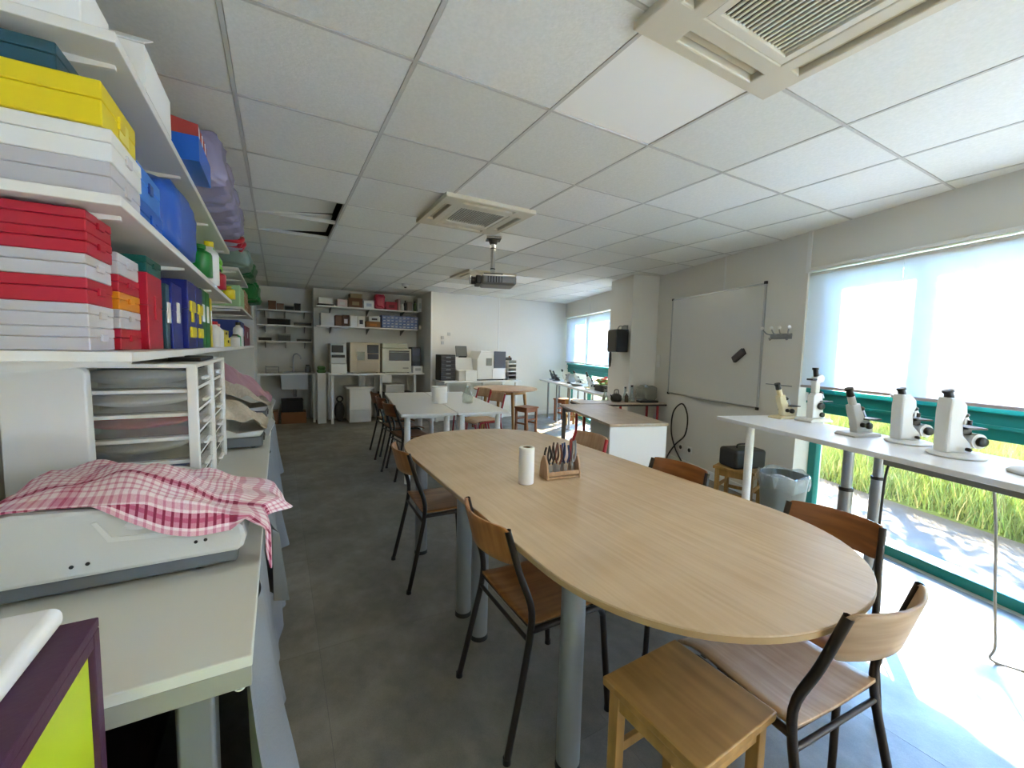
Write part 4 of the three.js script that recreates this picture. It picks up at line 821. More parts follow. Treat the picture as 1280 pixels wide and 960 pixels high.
function micColumn(label, mat, k, at, turn) {
  const t = thing('microscope', label, 'microscope', at, turn, 'microscopes on the tall white table');
  obj('base', lathe([[0, 0], [0.095, 0], [0.1, 0.006], [0.096, 0.014], [0.07, 0.02], [0, 0.022]].map((p) => [p[0] * k, p[1] * k]), 32, [0.02 * k, 0, 0]), mat, t);
  obj('column', slab([[-0.055, 0.02], [0.055, 0.02], [0.05, 0.06], [0.012, 0.1], [0.005, 0.16], [0.02, 0.2], [0.016, 0.235], [-0.01, 0.265], [-0.055, 0.265], [-0.06, 0.2]].map((p) => [p[0] * k, p[1] * k]), 0.07 * k, 0.01), mat, t);
  const e = obj('eyepiece', [rod([-0.035 * k, 0.262 * k, 0], [-0.042 * k, 0.288 * k, 0], 0.018 * k, 14, 0.016 * k), rod([-0.042 * k, 0.288 * k, 0], [-0.045 * k, 0.298 * k, 0], 0.021 * k, 14)], mats.black, t);
  obj('nosepiece', sph(0.022 * k, 0.03 * k, 0.188 * k, 0, 1.1, 0.6, 1), mats.black, t); objectives(t, 0.04 * k, 0.178 * k);
  obj('stage', [rbox(0.01 * k, 0.095 * k, 0.128 * k, 0.137 * k, -0.05 * k, 0.05 * k, 0.002), rbox(0.02 * k, 0.06 * k, 0.1 * k, 0.128 * k, -0.02 * k, 0.02 * k, 0.004)], mats.black, t);
  obj('lamp_house', tf(cyl(0.034 * k, 0.034 * k, -0.04 * k, 0.04 * k, 0, 0, 22), [0.075 * k, 0.075 * k, 0], [Math.PI / 2, 0, 0]), mat, t);
  for (const s of [-1, 1]) knob(t, 0.078 * k, 0.075 * k, s > 0 ? 0.04 * k : -0.04 * k - 0.018, 0.021 * k);
  knob(t, 0.02 * k, 0.04 * k, 0.043 * k, 0.008 * k); obj('slow_motion_knob', tf(cyl(0.008 * k, 0.008 * k, 0, 0.02, 0, 0, 12), [0.02 * k, 0.15 * k, 0.045 * k]), mats.black, t);
  return t;
}
{
  const m = (s, off) => FP(s, 0.9555, off);
  micLean('small cream microscope at the far end of the tall white table', micCream, 0.97, m(-0.55, 0.66), -0.2);
  micUpright('tall white upright microscope with black eyepiece, second from the far end', micWhite, 0.98, m(-0.69, 0.56), -0.25);
  micLean('grey white leaning microscope in the middle of the tall white table', micGrey, 1.06, m(-1.14, 0.76), -0.25);
  micColumn('white microscope with broad column, fourth from the far end', micWhite, 0.97, m(-1.34, 0.7), -0.55);
  micColumn('white microscope with broad column nearest the right edge', micWhite, 1.02, m(-1.6, 0.8), -0.55);
  const c = thing('microscope', 'pale round base of a microscope cut off by the right edge', 'microscope', m(-1.9, 0.84), 0.2); obj('disc', lathe([[0, 0], [0.08, 0], [0.085, 0.006], [0.075, 0.016], [0.03, 0.024], [0, 0.024]], 32), micGrey, c); obj('pillar', [rbox(0.0, 0.05, 0.02, 0.24, -0.03, 0.03, 0.01)], micWhite, c);
  // mains cables
  tag(obj('black_cable', tube([FP(-1.5, 0.905, 1.02), FP(-1.46, 0.8, 0.98), FP(-1.4, 0.55, 0.9), FP(-1.36, 0.3, 0.85), FP(-1.3, 0.14, 0.83), FP(-1.2, 0.012, 0.8), FP(-1.1, 0.008, 0.72)], 0.0055, 50, 6), mats.dark), 'black cable hanging from the tall white table', 'cable');
  tag(obj('grey_cable', tube([FP(-1.86, 0.905, 1.0), FP(-1.83, 0.7, 0.9), FP(-1.8, 0.4, 0.8), FP(-1.78, 0.15, 0.72), FP(-1.72, 0.01, 0.6), FP(-1.85, 0.008, 0.5), FP(-2.0, 0.008, 0.55)], 0.005, 50, 6), M(0x8d8d8c, 0.5)), 'grey cable hanging from the right end of the tall white table', 'cable');
}
// bin, stool case
{
  const c = thing('waste_bin', 'grey waste bin lined with a clear bag under the tall white table', 'bin', [3.5, 0, -1.78]);
  obj('bin', lathe([[0, 0.01], [0.13, 0.01], [0.135, 0.02], [0.168, 0.46], [0.164, 0.46], [0.13, 0.03], [0, 0.025]], 32), MP(0x8f9799, 0.4, { transmission: 0.25, thickness: 0 }), c);
  const bag = MP(0xf2f6f8, 0.15, { transmission: 0.8, thickness: 0 });
  obj('liner', sheet((u, v) => { const a = u * Math.PI * 2, w = Math.sin(a * 9) * 0.006 + Math.sin(a * 17 + 1) * 0.004, out = v < 0.5 ? 0.172 + w + 0.012 * Math.sin(v * 6) : 0.172 + w - 0.05 * (v - 0.5), y = v < 0.5 ? 0.36 + 0.24 * v : 0.48 - 0.3 * (v - 0.5); return [Math.cos(a) * out, y + 0.012 * Math.sin(a * 5), Math.sin(a) * out]; }, 96, 10), bag, c);
  const b = thing('black_case', 'black case lying on the small stool under the whiteboard', 'case', [3.62, 0.4005, -2.2], 16 * D2R - Math.PI * 0.18);
  obj('case', rbox(-0.16, 0.16, 0, 0.17, -0.11, 0.11, 0.03, 3), M(0x18181a, 0.6), b); obj('handle', tube([[-0.06, 0.165, 0.0], [-0.05, 0.2, 0], [0.05, 0.2, 0], [0.06, 0.165, 0]], 0.008, 16, 8), mats.black, b);
}
// ---------------------------------------------------------------- on the oval table
{
  const roll = (l, at, r, h) => { const t = thing('paper_towel_roll', l, 'paper roll', at); obj('paper', lathe([[0.02, 0], [r - 0.003, 0], [r, 0.004], [r, h - 0.004], [r - 0.003, h], [0.02, h], [0.02, 0]], 36), mats.paper, t); obj('core', lathe([[0.0195, 0], [0.0195, h - 0.002], [0.018, h - 0.002], [0.018, 0]], 24), mats.cardboard, t); };
  roll('paper towel roll standing on the oval table', [1.047, 0.7465, -1.705], 0.038, 0.18);
  roll('squat paper roll standing on the white table', [1.66, 0.7455, -4.72], 0.09, 0.2);
  // caddy with two gable ends
  const t = thing('tool_caddy', 'small wooden caddy with rounded end boards full of pliers on the oval table', 'caddy', [1.262, 0.7465, -1.72], -0.12), wd = seatPale;
  const gab = [[-0.045, 0], [0.045, 0], [0.045, 0.03], [0.036, 0.075], [0.02, 0.105], [0.008, 0.118], [-0.008, 0.118], [-0.02, 0.105], [-0.036, 0.075], [-0.045, 0.03]];
  for (const x of [-0.092, 0.092]) obj('end_board', slab(gab, 0.01, 0.0015), wd, t, [x, 0, 0], [0, Math.PI / 2, 0]);
  obj('floor_board', rbox(-0.086, 0.086, 0.004, 0.012, -0.043, 0.043, 0.001), wd, t);
  for (const z of [-0.04, 0.04]) obj('side_slat', rbox(-0.086, 0.086, 0.02, 0.04, z - 0.003, z + 0.003, 0.001), wd, t);
  const cols = [0x23211f, 0x6b3a2c, 0x1d2f57, 0x8a8f93, 0x1d1d1f, 0x5c4a40, 0x2d4a86, 0x8d2b2b];
  const kinds = ['black', 'brown', 'dark blue', 'grey', 'matt black', 'taupe', 'blue', 'dark red'];
  for (let k = 0; k < 8; k++) {
    const a = t.localToWorld ? null : null, lx = -0.065 + (k % 4) * 0.043, lz = k < 4 ? 0.018 : -0.018, c = Math.cos(-0.12), s = Math.sin(-0.12);
    const p = thing('pliers', `${kinds[k]} handled pliers standing in the wooden caddy`, 'pliers', [1.262 + lx * c + lz * s, 0.759, -1.72 - lx * s + lz * c], rr(-0.8, 0.8), 'pliers in the caddy');
    const hm = M(cols[k], 0.45), top = rr(0.14, 0.19);
    obj('jaw', slab([[-0.006, 0], [0.006, 0], [0.011, 0.05], [0.008, 0.07], [-0.008, 0.07], [-0.011, 0.05]], 0.008, 0.001), mats.steel, p);
    for (const sx of [-1, 1]) obj('handle', tube([[sx * 0.005, 0.06, 0], [sx * 0.014, 0.085, 0.002], [sx * 0.016, 0.11, 0.004], [sx * 0.009, top, 0.004]], 0.0052, 12, 7), hm, p);
    obj('pivot', tf(cyl(0.006, 0.006, -0.006, 0.006, 0, 0, 12), [0, 0.062, 0], [Math.PI / 2, 0, 0]), mats.chrome, p);
  }
  const g = thing('glass_bottle', 'clear bottle standing on the white table beside the paper roll', 'bottle', [1.98, 0.7455, -4.62]); obj('glass', lathe([[0, 0], [0.06, 0], [0.065, 0.01], [0.065, 0.09], [0.05, 0.13], [0.018, 0.17], [0.016, 0.21], [0.014, 0.21], [0.016, 0.17], [0.047, 0.128], [0.062, 0.09], [0.062, 0.012], [0, 0.006]], 28), MP(0xf2f6f6, 0.05, { transmission: 0.9, thickness: 0 }), g); obj('spray_head', [rbox(-0.015, 0.03, 0.21, 0.235, -0.01, 0.01, 0.004)], mats.white, g);
}
// things on the red-legged desk
{
  const d = (s, off) => FP(s, 0.7525, off), gl = MP(0xeef3f3, 0.05, { transmission: 0.9, thickness: 0 });
  const t = thing('lab_kettle', 'dark round kettle on the red legged desk', 'kettle', d(2.02, 0.66)); obj('body', lathe([[0, 0], [0.06, 0], [0.075, 0.03], [0.07, 0.075], [0.04, 0.1], [0, 0.11]], 24), mats.black, t); obj('knob', sph(0.012, 0, 0.118, 0), mats.steel, t); obj('spout', rod([-0.06, 0.04, 0], [-0.1, 0.09, 0], 0.012, 10, 0.008), mats.black, t); obj('handle', tube([[-0.04, 0.09, 0], [-0.03, 0.15, 0], [0.03, 0.15, 0], [0.04, 0.09, 0]], 0.006, 16, 8), mats.black, t);
  for (const [s, off, h, l] of [[2.08, 0.5, 0.17, 'clear conical flask beside the dark kettle'], [1.98, 0.46, 0.2, 'taller clear flask in front of the column'], [2.1, 0.78, 0.16, 'clear flask at the left of the dark kettle']]) { const f = thing('glass_flask', l, 'flask', d(s, off), 0, 'flasks on the red legged desk'); obj('glass', lathe([[0, 0], [0.042, 0], [0.045, 0.01], [0.018, h * 0.65], [0.016, h], [0.014, h], [0.016, h * 0.65], [0.042, 0.014], [0, 0.006]], 24), gl, f); obj('stopper', cyl(0.014, 0.017, h - 0.01, h + 0.018, 0, 0, 14), mats.dark, f); }
  pack('plastic_bag', 'crumpled grey see-through bag on the red legged desk', MP(0xa9aca9, 0.2, { transmission: 0.4, thickness: 0 }), FP(2.06, 0.7605, 0.2), 0.26, 0.2, 0.17, undefined, [0, 0, 0], 0.09, 5);
  tag(obj('black_tray', rbox(-0.13, 0.13, 0, 0.03, -0.06, 0.06, 0.01), mats.black, scene, d(1.895, 0.28), [0, -FA, 0]), 'flat black tray at the front of the red legged desk', 'tray');
  const b2 = thing('dark_bottle', 'small dark bottle beside the kettle', 'bottle', d(1.93, 0.56)); obj('body', lathe([[0, 0], [0.025, 0], [0.025, 0.08], [0.01, 0.1], [0.01, 0.12], [0, 0.12]], 18), M(0x3a2a1c, 0.2), b2); obj('cap', cyl(0.012, 0.012, 0.115, 0.135, 0, 0, 12), mats.white, b2);
}
// ---------------------------------------------------------------- alcove at the back
function bench(name, label, x0, x1, z0, z1, y, legs, mat = mats.white) {
  const t = thing(name, label, 'bench', [(x0 + x1) / 2, 0, (z0 + z1) / 2]), w = (x1 - x0) / 2, d = Math.abs(z1 - z0) / 2;
  obj('bench_top', rbox(-w, w, y - 0.03, y, -d, d, 0.004), mat, t);
  for (const x of legs) for (const z of [d - 0.05, -d + 0.05]) obj('leg', rbox(x - (x0 + x1) / 2 - 0.022, x - (x0 + x1) / 2 + 0.022, 0, y - 0.03, z - 0.022, z + 0.022, 0.004), mat, t);
  obj('back_rail', box(-w + 0.05, w - 0.05, y - 0.12, y - 0.05, -d + 0.03, -d + 0.05), mat, t);
  return t;
}
bench('lab_bench', 'white lab bench with instruments in the alcove', 0.76, 2.48, -7.93, -8.53, 0.905, [0.82, 1.66, 2.3]);
function alcoveShelf(label, x0, x1, y, zf, zb, grp) {
  const t = thing('alcove_shelf', label, 'shelf', [(x0 + x1) / 2, y, (zf + zb) / 2], 0, grp), w = (x1 - x0) / 2, d = Math.abs(zf - zb) / 2;
  obj('board', rbox(-w, w, -0.024, 0, -d, d, 0.003), mats.shelf, t);
  for (const f of [-0.72, 0, 0.72]) obj('bracket', slab([[-d, -0.024], [d - 0.05, -0.024], [-d, -0.13]], 0.012), M(0x6c6b66, 0.5), t, [w * f, 0, 0], [0, -Math.PI / 2, 0]);
}
alcoveShelf('upper white shelf with boxes in the alcove', XR + 0.01, XA - 0.08, 2.105, -8.17, -8.545, 'shelves above the instruments');
alcoveShelf('lower white shelf with the blue drawers in the alcove', XR + 0.01, XA - 0.08, 1.755, -8.17, -8.545, 'shelves above the instruments');
['top', 'middle', 'bottom'].forEach((n, k) => alcoveShelf(`${n} shelf above the sink`, -0.325, XR - 0.02, [2.01, 1.745, 1.46][k], -8.55, -8.895, 'shelves above the sink'));
const px2x = (p, z) => (p - 393) * 0.0145 * (z / -8.1) + 0.56 * (z / -8.1);
function shelfBox(label, mat, p0, p1, y, h, d = 0.26, name = 'small_box', tape) {
  const z = -8.22, x0 = px2x(p0, z), x1 = px2x(p1, z), t = thing(name, label, 'box', [(x0 + x1) / 2, y + 0.0005, z - d / 2]), w = (x1 - x0) / 2;
  obj('box', rbox(-w, w, 0, h, -d / 2, d / 2, 0.004), mat, t);
  obj('lid_rim', rbox(-w - 0.001, w + 0.001, h - 0.03, h + 0.003, -d / 2 - 0.001, d / 2 + 0.001, 0.003), mat, t);
  if (tape) obj('label', box(-w * 0.5, w * 0.5, h * 0.25, h * 0.65, d / 2, d / 2 + 0.001), tape, t);
  return t;
}
{
  const U = 2.105, L = 1.755, gW = M(0xd9d8d2, 0.6), brown = M(0x6d4a33, 0.8), dbrown = M(0x54382a, 0.8), tan = M(0x96825f, 0.8), dk = M(0x2c2b33, 0.6), pinkw = M(0xdcc9c6, 0.7), redM = M(0xa3142c, 0.55);
  shelfBox('flat dark box under the white box on the upper alcove shelf', dk, 397, 415, U, 0.03); shelfBox('white box at the left end of the upper alcove shelf', mats.white, 398, 414, U + 0.0335, 0.11);
  shelfBox('pinkish white box next to the brown box on the upper alcove shelf', pinkw, 419, 430.5, U, 0.13, 0.26, 'small_box', gW);
  shelfBox('brown box on the upper alcove shelf', brown, 432, 448.5, U, 0.17, 0.26, 'small_box', tan); shelfBox('beige box lying on the brown box', tan, 434, 448, U + 0.1735, 0.08);
  shelfBox('white box before the red bag', mats.white, 450, 462.5, U, 0.14, 0.26, 'small_box', M(0xb9bfca, 0.6));
  pack('red_bag', 'crumpled red bag on the upper alcove shelf', soft(0xb01735), [px2x(470.5, -8.22), U + 0.012, -8.33], 0.19, 0.27, 0.2, undefined, [0, 0, 0], 0.08, 21);
  shelfBox('dark red box beside the red bag', redM, 477.5, 492, U, 0.15, 0.26, 'small_box', M(0x6f0f1d, 0.6));
  shelfBox('narrow pink file after the dark red box', M(0xc2a3a6, 0.7), 493, 496, U, 0.22);
  const pot = (l, mat, cap, p, h, r) => { const t = thing('small_bottle', l, 'bottle', [px2x(p, -8.25), U + 0.0005, -8.25], 0, 'bottles on the upper alcove shelf'); obj('body', lathe([[0, 0], [r, 0], [r, h * 0.7], [r * 0.5, h * 0.82], [r * 0.5, h * 0.9], [0, h * 0.9]], 18), mat, t); obj('cap', cyl(r * 0.6, r * 0.6, h * 0.87, h, 0, 0, 14), cap, t); };
  pot('clear white pot on the upper alcove shelf', gW, mats.white, 498.5, 0.13, 0.035); pot('slim dark bottle on the upper alcove shelf', mats.dark, mats.black, 502.5, 0.2, 0.022); pot('green bottle on the upper alcove shelf', M(0x3b5a23, 0.3), mats.dark, 515.5, 0.2, 0.03);
  shelfBox('grey brown box between the dark and green bottles', M(0x8e8278, 0.7), 505, 512, U, 0.17);
  shelfBox('pale box at the right end of the upper alcove shelf', gW, 519, 529, U, 0.26, 0.26, 'small_box', M(0xb7bab3, 0.7));
  shelfBox('pale grey box at the left end of the lower alcove shelf', gW, 400, 415, L, 0.22);
  shelfBox('brown box with pale top on the lower alcove shelf', brown, 416.5, 424, L, 0.19); shelfBox('second brown box on the lower alcove shelf', dbrown, 424.5, 432.5, L, 0.2, 0.26, 'small_box', pinkw);
  shelfBox('white box in the middle of the lower alcove shelf', mats.white, 433.5, 442, L, 0.19); shelfBox('white box with dark mark on the lower alcove shelf', gW, 442.5, 451, L, 0.2, 0.26, 'small_box', dk);
  shelfBox('orange brown box beside the blue drawers', M(0x84582a, 0.7), 452.5, 470.5, L, 0.11, 0.26, 'small_box', M(0xb36a25, 0.7)); shelfBox('black and white box on the orange brown box', gW, 456, 470, L + 0.1135, 0.09, 0.26, 'small_box', dk);
  shelfBox('pale box at the right end of the lower alcove shelf', gW, 521, 529, L, 0.08);
  // blue drawer bank
  const z = -8.2, x0 = px2x(472, z), x1 = px2x(520, z), w = (x1 - x0), t = thing('drawer_bank', 'bank of small blue drawers on the lower alcove shelf', 'drawer unit', [x0, L + 0.0005, z]);
  obj('cabinet', [box(0, w, 0, 0.008, -0.2, 0), box(0, w, 0.236, 0.244, -0.2, 0), box(0, 0.008, 0, 0.244, -0.2, 0), box(w - 0.008, w, 0, 0.244, -0.2, 0), box(0, w, 0, 0.244, -0.21, -0.2)], M(0x30406f, 0.5), t);
  const dm = [0x6f86b8, 0x8593b5, 0x5f76ab].map((c) => M(c, 0.35));
  for (let i = 0; i < 9; i++) for (let j = 0; j < 4; j++) { const c = (w - 0.02) / 9, dr = obj('drawer', rbox(0.01 + i * c + 0.002, 0.01 + (i + 1) * c - 0.002, 0.01 + j * 0.0565 + 0.002, 0.01 + (j + 1) * 0.0565 - 0.002, -0.19, 0.004, 0.003), dm[(i * 2 + j) % 3], t); obj('pull', rbox(0.01 + i * c + c * 0.25, 0.01 + i * c + c * 0.75, 0.024 + j * 0.0565, 0.034 + j * 0.0565, 0.004, 0.012, 0.002), mats.white, dr); }
}
// instruments on the alcove bench (z = front face)
{
  const zf = -8.0, by = 0.9055, beige = M(0xcbbd9f, 0.5), cream = M(0xd5d4c2, 0.5), lg = M(0xc9cbca, 0.5);
  let t = thing('analyser', 'narrow grey analyser with two black openings at the left end of the alcove bench', 'instrument', [0.93, by, zf - 0.2]);
  obj('body', rbox(-0.13, 0.13, 0.17, 0.53, -0.2, 0.2, 0.01), lg, t); obj('base', rbox(-0.125, 0.14, 0, 0.168, -0.2, 0.22, 0.01), mats.white, t);
  obj('screen', rbox(-0.11, 0.085, 0.37, 0.5, 0.2, 0.206, 0.003), mats.black, t); obj('slot', rbox(-0.11, 0.11, 0.28, 0.33, 0.2, 0.206, 0.003), mats.black, t); obj('ledge', rbox(-0.13, 0.13, 0.335, 0.35, 0.2, 0.23, 0.003), lg, t);
  t = thing('beige_instrument', 'tall beige instrument with green window and dark panel on the alcove bench', 'instrument', [1.39, by, zf - 0.22]);
  obj('body', rbox(-0.265, 0.265, 0.01, 0.56, -0.22, 0.22, 0.012), beige, t); obj('window', rbox(-0.14, -0.01, 0.235, 0.39, 0.22, 0.225, 0.003), M(0x5c5f3e, 0.2), t); obj('window_frame', holed([-0.16, 0.01, 0.215, 0.41], [[-0.14, -0.01, 0.235, 0.39]], 0.01), beige, t, [0, 0, 0.22]);
  obj('dark_panel', rbox(0.035, 0.235, 0.37, 0.52, 0.22, 0.23, 0.004), mats.black, t); obj('shelf_panel', rbox(0.04, 0.235, 0.255, 0.355, 0.22, 0.226, 0.003), M(0x3b393a, 0.5), t); obj('lower_door', rbox(-0.15, 0.24, 0.03, 0.2, 0.22, 0.228, 0.004), M(0xc4b69e, 0.5), t);
  for (const x of [-0.22, 0.22]) obj('foot', cyl(0.02, 0.02, 0, 0.012, x, 0.15, 12), mats.dark, t);
  t = thing('cream_instrument', 'wide cream instrument with dark front window on the alcove bench', 'instrument', [1.98, by, zf - 0.24]);
  obj('body', rbox(-0.29, 0.265, 0.01, 0.46, -0.23, 0.23, 0.014), cream, t); obj('window_glass', rbox(-0.16, 0.225, 0.235, 0.425, 0.231, 0.236, 0.002), M(0x33322f, 0.25), t); obj('window_bar', rbox(-0.16, 0.225, 0.385, 0.4, 0.236, 0.244, 0.002), M(0x9a998f, 0.4), t);
  obj('name_plate', rbox(0.1, 0.21, 0.08, 0.105, 0.23, 0.234, 0.001), M(0x8f8e80, 0.4), t); obj('lid', rbox(-0.28, 0.2, 0.462, 0.56, -0.2, 0.2, 0.02), M(0xc3c3ab, 0.5), t);
  for (const x of [-0.24, 0.22]) obj('foot', cyl(0.02, 0.02, 0, 0.012, x, 0.17, 12), mats.dark, t);
  t = thing('white_instrument_box', 'white box under the black device at the right end of the alcove bench', 'instrument', [2.37, by, zf - 0.15]); obj('box', rbox(-0.095, 0.1, 0, 0.13, -0.15, 0.15, 0.008), mats.white, t); obj('panel', rbox(-0.05, 0.06, 0.04, 0.09, 0.15, 0.153, 0.001), M(0xb5b7b2, 0.4), t);
  t = thing('black_device', 'black device stacked on the white box in the alcove', 'instrument', [2.35, by + 0.1305, zf - 0.16]); obj('body', rbox(-0.09, 0.09, 0, 0.37, -0.12, 0.12, 0.01), M(0x29292e, 0.4), t); obj('screen', rbox(-0.075, 0.075, 0.2, 0.33, 0.12, 0.124, 0.002), M(0x4b4b55, 0.2), t); obj('tray', rbox(-0.07, 0.07, 0.03, 0.1, 0.12, 0.15, 0.004), mats.black, t);
  // under the bench
  t = thing('low_cabinet', 'white low cabinet standing under the alcove bench', 'cabinet', [1.3, 0, -8.2]); obj('body', rbox(-0.19, 0.19, 0, 0.62, -0.2, 0.2, 0.006), mats.white, t); obj('top', rbox(-0.24, 0.24, 0.622, 0.65, -0.23, 0.23, 0.005), mats.white, t); obj('upper_door', rbox(-0.18, 0.18, 0.25, 0.61, 0.2, 0.212, 0.003), mats.white, t); obj('lower_drawer', rbox(-0.19, 0.19, 0.01, 0.235, 0.2, 0.214, 0.003), lg, t);
  for (let k = 0; k < 9; k++) obj('rib', rbox(-0.17 + k * 0.04, -0.155 + k * 0.04, 0.03, 0.215, 0.214, 0.22, 0.001), lg, t);
  t = thing('white_can', 'pale cylinder standing on the low cabinet under the bench', 'canister', [1.36, 0.6505, -8.2]); obj('body', lathe([[0, 0], [0.065, 0], [0.065, 0.19], [0.055, 0.21], [0, 0.21]], 24), lg, t); obj('lid', cyl(0.067, 0.067, 0.18, 0.2, 0, 0, 24), mats.white, t);
  t = thing('storage_crate', 'dark crate on the floor under the right part of the alcove bench', 'crate', [2.0, 0, -8.22]); obj('crate', rbox(-0.3, 0.3, 0, 0.5, -0.2, 0.2, 0.01), M(0x33363a, 0.7), t); obj('rim', rbox(-0.31, 0.31, 0.48, 0.52, -0.21, 0.21, 0.006), M(0x2a2c30, 0.7), t);
  t = thing('white_tub', 'pale tub standing on the dark crate', 'tub', [1.95, 0.5205, -8.22]); obj('tub', rbox(-0.18, 0.18, 0, 0.14, -0.15, 0.15, 0.01), lg, t); obj('lid', rbox(-0.19, 0.19, 0.141, 0.16, -0.16, 0.16, 0.004), mats.white, t);
  t = thing('dark_bag', 'dark hose reel and bags under the left end of the alcove bench', 'bag', [0.97, 0, -8.25]); obj('bag', sph(0.11, 0, 0.19, 0, 0.8, 1.72, 0.8), M(0x3a3b3d, 0.8), t); obj('reel', tf(new THREE.TorusGeometry(0.05, 0.014, 10, 24), [0, 0.42, 0.05]), mats.dark, t);
  tag(obj('paper_notice', box(1.67, 1.85, 0.735, 0.872, -7.92, -7.918), M(0xdfe0e0, 0.8)), 'white printed notice hanging from the front of the alcove bench', 'notice');
}
// sink corner
{
  const t = thing('sink_counter', 'white sink counter in the left back corner', 'counter', [0.14, 0, -8.57]);
  obj('worktop', [box(-0.465, 0.43, 0.865, 0.89, 0.19, 0.32), box(-0.465, 0.43, 0.865, 0.89, -0.32, -0.19), box(-0.465, -0.1, 0.865, 0.89, -0.19, 0.19), box(0.32, 0.43, 0.865, 0.89, -0.19, 0.19)], mats.white, t);
  obj('basin', [box(-0.1, 0.32, 0.6, 0.61, -0.19, 0.19), box(-0.11, -0.1, 0.6, 0.865, -0.2, 0.2), box(0.32, 0.33, 0.6, 0.865, -0.2, 0.2), box(-0.11, 0.33, 0.6, 0.865, 0.19, 0.2), box(-0.11, 0.33, 0.6, 0.865, -0.2, -0.19)], M(0xb8bab8, 0.4), t);
  for (const z of [0.29, -0.29]) obj('leg', rbox(0.39, 0.43, 0, 0.865, z - 0.02, z + 0.02, 0.004), mats.white, t); obj('leg', rbox(-0.46, -0.42, 0, 0.865, 0.27, 0.31, 0.004), mats.white, t);
  const f = obj('tap', tube([[0.1, 0.89, -0.24], [0.1, 1.1, -0.24], [0.11, 1.2, -0.2], [0.16, 1.23, -0.13], [0.21, 1.19, -0.08], [0.22, 1.13, -0.07]], 0.013, 36, 10), mats.steel, t); obj('tap_base', cyl(0.032, 0.022, 0.89, 0.93, 0.1, -0.24, 18), mats.steel, f); obj('tap_lever', rod([0.1, 0.96, -0.24], [0.04, 0.99, -0.22], 0.008, 8), mats.steel, f);
  obj('drain', cyl(0.03, 0.03, 0.45, 0.6, 0.11, 0, 14), M(0x8d8f8f, 0.4), t);
  const it = (name, l, c, g, m, at) => { const o = thing(name, l, c, at); obj('body', g, m, o); return o; };
  let o = it('rack', 'dish rack on the sink counter', 'rack', [rod([-0.1, 0.05, 0.05], [0.1, 0.05, 0.05], 0.005), rod([-0.1, 0.1, -0.05], [0.1, 0.1, -0.05], 0.005), rod([-0.1, 0, -0.05], [-0.1, 0.12, -0.05], 0.005), rod([0.1, 0, 0.05], [0.1, 0.1, 0.05], 0.005), rod([-0.1, 0.05, 0.05], [-0.1, 0.1, -0.05], 0.005), rod([0.1, 0.05, 0.05], [0.1, 0.1, -0.05], 0.005), rod([0.1, 0, -0.05], [0.1, 0.1, -0.05], 0.005), rod([-0.1, 0, 0.05], [-0.1, 0.05, 0.05], 0.005)], mats.greyMetal, [-0.1, 0.8905, -8.55]);
  o = it('soap_bottle', 'grey jar at the right of the tap', 'jar', lathe([[0, 0], [0.05, 0], [0.05, 0.1], [0.03, 0.12], [0, 0.12]], 18), M(0x7d7f7c, 0.5), [0.47, 0.8905, -8.6]); obj('lid', cyl(0.035, 0.035, 0.12, 0.14, 0, 0, 16), mats.dark, o);
  o = thing('narrow_stand', 'narrow white stand between the sink counter and the alcove bench', 'stand', [0.665, 0, -8.2]); obj('panel', rbox(-0.07, 0.07, 0, 0.875, -0.1, 0.1, 0.004), mats.white, o); obj('top', rbox(-0.075, 0.075, 0.8755, 0.905, -0.11, 0.11, 0.003), mats.white, o);
  o = it('folded_cloth', 'green folded cloth on the narrow white stand', 'cloth', rbox(-0.07, 0.07, 0, 0.06, -0.1, 0.1, 0.025, 3), M(0x4f7a45, 0.8), [0.665, 0.9055, -8.2]); obj('upper_fold', rbox(-0.06, 0.065, 0.061, 0.12, -0.09, 0.09, 0.025, 3), M(0x4f7a45, 0.8), o);
  o = it('cardboard_box', 'low brown cardboard box on the floor under the sink', 'box', rbox(-0.2, 0.2, 0, 0.2, -0.15, 0.15, 0.004), M(0x7a5233, 0.85), [0.22, 0, -8.42]); obj('tape', box(-0.2, 0.2, 0.2, 0.2015, -0.02, 0.02), M(0xa5855a, 0.5), o);
  o = it('cardboard_box', 'brown cardboard box at the left under the sink', 'box', rbox(-0.12, 0.12, 0, 0.22, -0.15, 0.15, 0.004), M(0x6b4327, 0.85), [-0.14, 0, -8.45]); obj('tape', box(-0.12, 0.12, 0.22, 0.2215, -0.02, 0.02), M(0xa5855a, 0.5), o);
  o = it('dark_crate', 'dark crate standing on the boxes under the sink', 'crate', rbox(-0.17, 0.17, 0, 0.2, -0.14, 0.14, 0.01), M(0x1c1d22, 0.8), [0.2, 0.2025, -8.43]); obj('rim', rbox(-0.175, 0.175, 0.2, 0.22, -0.145, 0.145, 0.004), M(0x17181c, 0.8), o);
  // things on the shelves above the sink
  const zz = -8.68, bx = (name, l, x0, x1, y, h, m, rim = m) => { const q = thing(name, l, 'box', [(x0 + x1) / 2, y + 0.0005, zz]); obj('body', rbox(-(x1 - x0) / 2, (x1 - x0) / 2, 0, h, -0.1, 0.1, 0.006), m, q); obj('rim', rbox(-(x1 - x0) / 2 - 0.002, (x1 - x0) / 2 + 0.002, h * 0.8, h + 0.002, -0.102, 0.102, 0.003), rim, q); };
  bx('brown_box', 'brown box on the top shelf above the sink', -0.14, -0.02, 2.01, 0.15, M(0x6d4e3c, 0.8)); bx('brown_box', 'paler brown box beside the black case above the sink', -0.01, 0.1, 2.01, 0.11, M(0x7d6455, 0.8));
  bx('black_case', 'black case on the top shelf above the sink', 0.12, 0.26, 2.01, 0.08, mats.black, M(0x7d8087, 0.4)); bx('black_case', 'taller black case on the top shelf above the sink', 0.27, 0.37, 2.01, 0.13, mats.black);
